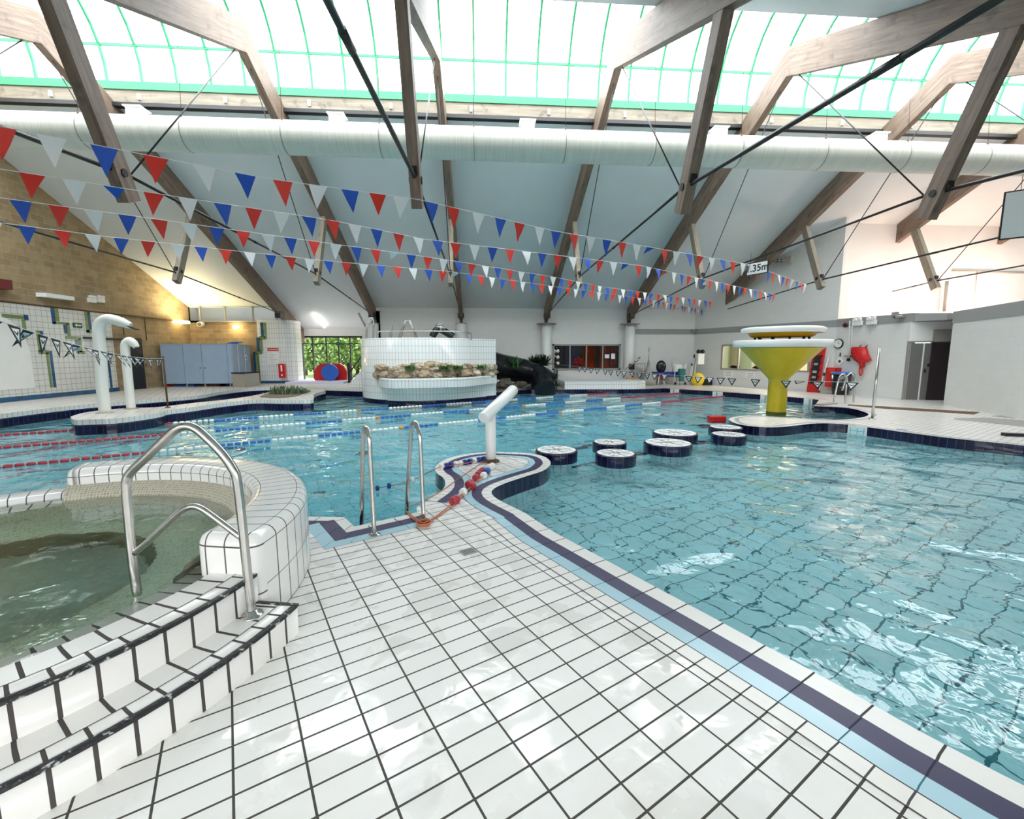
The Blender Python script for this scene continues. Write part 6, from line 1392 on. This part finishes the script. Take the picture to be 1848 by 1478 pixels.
# foam mats and lavender mat
p0 = PZ(536, 692, ZL); mb = MB(); x0, x1 = PY(535, 690, 25.0).x, PY(628, 690, 24.4).x; mb.box((x0, 23.6, ZL), (x1, 26.2, ZL+.10)); one('floor_mat', mb, ['mat'], 'pale lavender foam mat on the floor before the garden glazing', 'mat', ((x0+x1)/2, 24.8, ZL))
for k, (xa_, xb_, m_, rr2, lb) in enumerate(((568, 610, 'red', .62, 'left red foam shape standing on the lavender mat'), (588, 626, 'red', .62, 'right red foam shape standing on the lavender mat'))):
    Y_ = 25.2+.25*k; a, b = PY(xa_, 684, Y_), PY(xb_, 684, Y_); h0 = ZL+.1; h1 = PY(590, 656 if k == 0 else 656, Y_).z; w2 = (b.x-a.x)/2; cx_ = (a.x+b.x)/2
    P = [(cx_-w2, h0), (cx_+w2, h0), (cx_+w2+.02, h0+(h1-h0)*.5), (cx_+w2*.75, h0+(h1-h0)*.85), (cx_+w2*.35, h1), (cx_-w2*.35, h1), (cx_-w2*.75, h0+(h1-h0)*.85), (cx_-w2-.02, h0+(h1-h0)*.5)]
    mb = MB(); mb.face([(x, Y_, z) for x, z in P]); mb.face([(x, Y_+.22, z) for x, z in P][::-1]); mb.ribbon([(x, Y_+.22, z) for x, z in P], [(x, Y_, z) for x, z in P], 0, True); one('foam_shape', mb, [m_], lb, 'foam shape', (cx_, Y_, h0), 'foam play shapes')
a = PY(594, 671.5, 24.8); rr2 = (PY(609, 671, 24.8).x-PY(579, 671, 24.8).x)/2; mb = MB(); mb.tube([(a.x, 24.85, h0+rr2), (a.x, 25.05, h0+rr2)], rr2, 32); one('foam_disc', mb, ['blue'], 'round blue foam disc leaning before the red foam shapes', 'foam disc', (a.x, 24.9, h0))
# fluorescent tube on the low ceiling
a = PY(566, 564, 25.0); 
def onceil(x, y):
    d = ray(x, y); # z = 8.95+.745-(Y-12.1)*.4455
    t_ = (8.95+.745+12.1*.4455-H)/(d.z+.4455*d.y); return C0+d*t_
a, b = onceil(566, 565), onceil(586, 588); off = Vector((0, -.05, -.08)); mb = MB(); mb.tube([a+off, b+off], .06, 10); t = thing('fluorescent_light', 'slanted fluorescent light on the ceiling left of the tower', 'ceiling light', tuple(a)); mb.build('tube', ['tube'], t)
mb = MB(); mb.bar(a, b, .16, .05, (0, .4, .9)); mb.build('housing', ['plastic'], t)
# pale bracket on right
p = PY(1412, 468, 20.0)
a = PL(1398, 469, A_w, B_w); b = PL(1431, 468, A_w, B_w); mb = MB(); d_ = (b-a).normalized(); n_ = Vector((-d_.y, d_.x, 0)); mb.obox((a+b)/2-n_*.08, ((b-a).length, .16, .30), (d_, n_, d_.cross(n_)), 0)
for f_ in (.3, .5): mb.tube([a.lerp(b, f_)-n_*.15, a.lerp(b, f_)-n_*.175], .03, 8, 1); mb.tube([a.lerp(b, f_)-n_*.15-up3*.1, a.lerp(b, f_)-n_*.175-up3*.1], .03, 8, 1)
one('timber_bracket', mb, ['woodpale', 'black'], 'short pale timber block bolted to the upper right wall', 'timber block', tuple(a))
mb = MB(); a = PY(1709, 507, 17.9); b = PY(1704, 562, 17.9); mb.tube([a, b], .06, 8); one('roof_post', mb, ['greyframe'], 'grey post rising from the low roof to the truss strut', 'post', tuple(b))
mb = MB(); a, b = PY(1718, 488, 18.0), PY(1900, 492, 18.0); mb.tube([a, b], .03, 6); a2, b2_ = PY(1764, 488, 18.0), PY(1757, 555, 18.0); mb.tube([a2, b2_], .015, 5); one('conduit', mb, ['greyframe'], 'thin grey conduit across the warm white recess wall', 'conduit', tuple(a))
# warm lamps lighting the recess wall, standing on the low roof
for k, X_ in enumerate((17.6, 21.2)):
    t = thing('floodlight', ['left', 'right'][k]+' warm floodlight lying on the low roof in the recess', 'floodlight', (X_, 16.6, 3.0), 'warm floodlights on the low roof'); mb = MB(); mb.box((X_-.2, 16.5, 3.0), (X_+.2, 16.75, 3.07)); mb.build('housing', ['black'], t); mb = MB(); mb.box((X_-.16, 16.53, 3.07), (X_+.16, 16.72, 3.08)); mb.build('lens', ['warmlamp'], t)
    l_ = bpy.data.lights.new('flood_glow', 'AREA'); l_.energy = 75; l_.color = (1, .66, .48); l_.size = .4; lo = bpy.data.objects.new('flood_glow', l_); col.objects.link(lo); lo.location = (X_, 16.6, 3.15); lo.rotation_euler = (R(150), 0, 0)

# ================================================================== HANGING SIGNS
def hsign(name, label, c, right, w_, h_, body, sz):
    t = thing(name, label, 'depth sign', tuple(c)); r = Vector(right).normalized(); n = Vector((r.y, -r.x, 0)); 
    mb = MB(); mb.obox(c, (w_, .03, h_), (r, n, up3)); mb.build('board', ['ink'], t); mb = MB(); mb.obox(c+n*.012, (w_-.05, .02, h_-.05), (r, n, up3)); mb.build('face', ['paper'], t)
    text(body, sz, c+n*.026, r, up3, 'ink', 'lettering', t, bold=.004)
    mb = MB()
    for s_ in (-.35, .35): mb.tube([c+r*(w_*s_)+up3*(h_/2), c+r*(w_*s_)+up3*(h_/2+.28)], .006, 4)
    mb.build('hanger', ['black'], t)
c = PZ(1367, 484, 3.98)
hsign('depth_sign', 'white hanging sign reading 1.35m in the right part of the bunting', c, (.40, -.916, 0), .62, .34, '1.35m', .26)
c2 = PX(1809, 388, 8.25); a = PX(1809, 390, 8.0)
e0 = PY(1807, 390, 8.6); 
rr_ = Vector((.75, -.66, 0)); cc_ = Vector((e0.x, e0.y, 0))+rr_*.75; zT, zB = PY(1812, 347, 8.6).z, PY(1803, 434, 8.6).z
hsign('depth_sign', 'large black framed depth sign cut off at the right edge', Vector((cc_.x, cc_.y, (zT+zB)/2)), rr_, 1.5, zT-zB, '0.9m', .44)

# ================================================================== BUNTING
BL = [([(0, 228), (205, 268), (480, 322), (735, 357), (755, 360), (1000, 417), (1115, 436), (1350, 477), (1460, 515)], [0, 95, 190, 280, 368, 443, 509, 573, 631, 682, 724, 778, 818, 864, 903, 938, 973, 1004, 1035], 'RWBRWBRWBRWBR', 0, 'nearest and highest string of red, white and blue bunting'),
      ([(0, 305), (300, 352), (600, 398), (768, 432), (1000, 460), (1160, 480), (1400, 532)], [58, 135, 205, 278, 340, 402, 458, 508, 557, 600, 641, 679, 720, 755, 790, 823], '', 0, 'second string of red, white and blue bunting from the top'),
      ([(0, 357), (300, 398), (600, 440), (800, 468), (1000, 500), (1090, 518), (1290, 545)], [38, 106, 168, 231, 288, 341, 391, 438, 484, 525, 567, 606], '', 2, 'third string of red, white and blue bunting from the top'),
      ([(0, 402), (200, 428), (600, 472), (813, 490), (1000, 517), (1170, 540), (1270, 560)], [48, 112, 168, 220, 268, 322, 363, 407, 450], '', 2, 'lowest and farthest string of red, white and blue bunting')]
cyc = ['redflag', 'whiteflag', 'blueflag']
for pts, pxl, _, ph, lb in BL:
    W3 = [PZ(x, y, 4.1) for x, y in pts]; d0_ = (W3[0]-W3[1]).normalized(); W3 = [W3[0]+d0_*1.3]+W3
    t = thing('bunting_line', lb, 'bunting', tuple(W3[0]), 'strings of bunting across the hall')
    mb = MB(); mb.tube(W3, .005, 4); mb.build('string', ['string'], t)
    acc = [0]
    for a, b in zip(W3, W3[1:]): acc.append(acc[-1]+(b-a).length)
    def at(s):
        for i in range(len(W3)-1):
            if s <= acc[i+1] or i == len(W3)-2: return W3[i].lerp(W3[i+1], (s-acc[i])/(acc[i+1]-acc[i])), (W3[i+1]-W3[i]).normalized()
    ss = []
    for x in pxl:
        y = np.interp(x, [a for a, b in pts], [b for a, b in pts]); p = PZ(x, y, 4.1)
        ss.append(min(np.arange(0, acc[-1], .02), key=lambda s: (at(s)[0]-p).length))
    first = ss[0]; kk = ph
    while ss[-1]+.448 < acc[-1]-.1: ss.append(ss[-1]+.448)
    pre_ = []; s = ss[0]-.44
    while s > .1: pre_.append(s); s -= .44
    allp = [(s, (ph-1-j) % 3) for j, s in enumerate(pre_)]+[(s, (ph+j) % 3) for j, s in enumerate(ss)]
    for j, (s, ci) in enumerate(allp):
        p, d = at(s); w_, h_ = .25, .34; tw = random.uniform(-.22, .22); sd = Vector((-d.y, d.x, 0)).normalized(); dn = (Vector((0, 0, -1))*math.cos(tw)+sd*math.sin(tw)+d*random.uniform(-.12, .12)).normalized()
        if random.random() < .05: dn = (dn+sd*1.2+Vector((0, 0, .3))).normalized(); h_ = .25
        mb = MB(); bend = sd*random.uniform(-.03, .03); a, b, c = p-d*w_/2, p+d*w_/2, p+dn*h_; m1, m2 = a.lerp(c, .5)+bend, b.lerp(c, .5)+bend; th = sd*.0015
        mb.face([a+th, b+th, m2+th, m1+th], 0, smooth=True); mb.face([m1+th, m2+th, c+th], 0, smooth=True); mb.face([m1-th, m2-th, b-th, a-th], 0, smooth=True); mb.face([c-th, m2-th, m1-th], 0, smooth=True)
        o = mb.build('pennant', [cyc[ci]], t); o['label'] = ['red pennant', 'white pennant', 'blue pennant'][ci]

# ================================================================== GARDEN BEYOND THE GLAZING
def tree(x, y, h_, r_, lb):
    t = thing('garden_tree', lb, 'tree', (x, y, ZL), 'trees in the garden')
    mb = MB(); mb.tube([(x, y, ZL-.1), (x+.1, y, h_*.35), (x-.1, y+.1, h_*.6)], [.16, .12, .07], 8)
    for k in range(5):
        a = k*1.3; mb.tube([(x, y, h_*(.35+.05*k)), (x+r_*.7*math.cos(a), y+r_*.7*math.sin(a), h_*(.55+.08*k))], [.06, .02], 5)
    mb.build('trunk', ['bark'], t); mb = MB()
    for k in range(3600):
        a = random.uniform(0, 2*PI); e = random.uniform(-1, 1); rr3 = r_*random.uniform(.35, 1)**.6
        c = Vector((x+rr3*math.cos(a)*math.sqrt(1-e*e), y+rr3*math.sin(a)*math.sqrt(1-e*e), h_*.62+e*rr3*.9)); s_ = random.uniform(.09, .17)
        u = Vector((random.gauss(0, 1), random.gauss(0, 1), random.gauss(0, 1))).normalized(); v = u.cross(Vector((random.gauss(0, 1), random.gauss(0, 1), 1))).normalized()
        mb.face([c-u*s_, c+v*s_*.6, c+u*s_, c-v*s_*.6], 0)
    mb.build('crown', ['treeleaf'], t)
for (x, y, h_, r_, lb) in ((-11.2, 31, 3.6, 1.9, 'leafy garden tree at the left behind the glazing'), (-8.6, 33, 4.2, 2.3, 'broad garden tree in the middle behind the glazing'), (-10.0, 36.5, 5, 2.8, 'tall garden tree farther back'), (-6.0, 36, 4.5, 2.4, 'garden tree at the right behind the stair'), (-13.5, 35, 4.5, 2.5, 'garden tree seen through the narrow door')):
    tree(x, y, h_, r_, lb)
leafy('ground_plant', PZ(520, 709.5, ZL+.03), 260, .62, .5, .05, 'leafgrey', 'grey green low plants in the island bed', 'plant')

t = thing('garden_hedge', 'dense green hedge closing the garden behind the trees', 'hedge', (-9, 44, ZL)); mb = MB()
for k in range(5200):
    c = Vector((random.uniform(-24, 4), 44+random.uniform(-1, 1), random.uniform(0, 1)**.8*4.6+.1)); s_ = random.uniform(.16, .3)
    u = Vector((random.gauss(0, 1), random.gauss(0, .5), random.gauss(0, 1))).normalized(); v = u.cross(Vector((random.gauss(0, 1), random.gauss(0, 1), 1))).normalized(); mb.face([c-u*s_, c+v*s_*.6, c+u*s_, c-v*s_*.6], 0)
mb.build('foliage', ['treeleaf'], t)
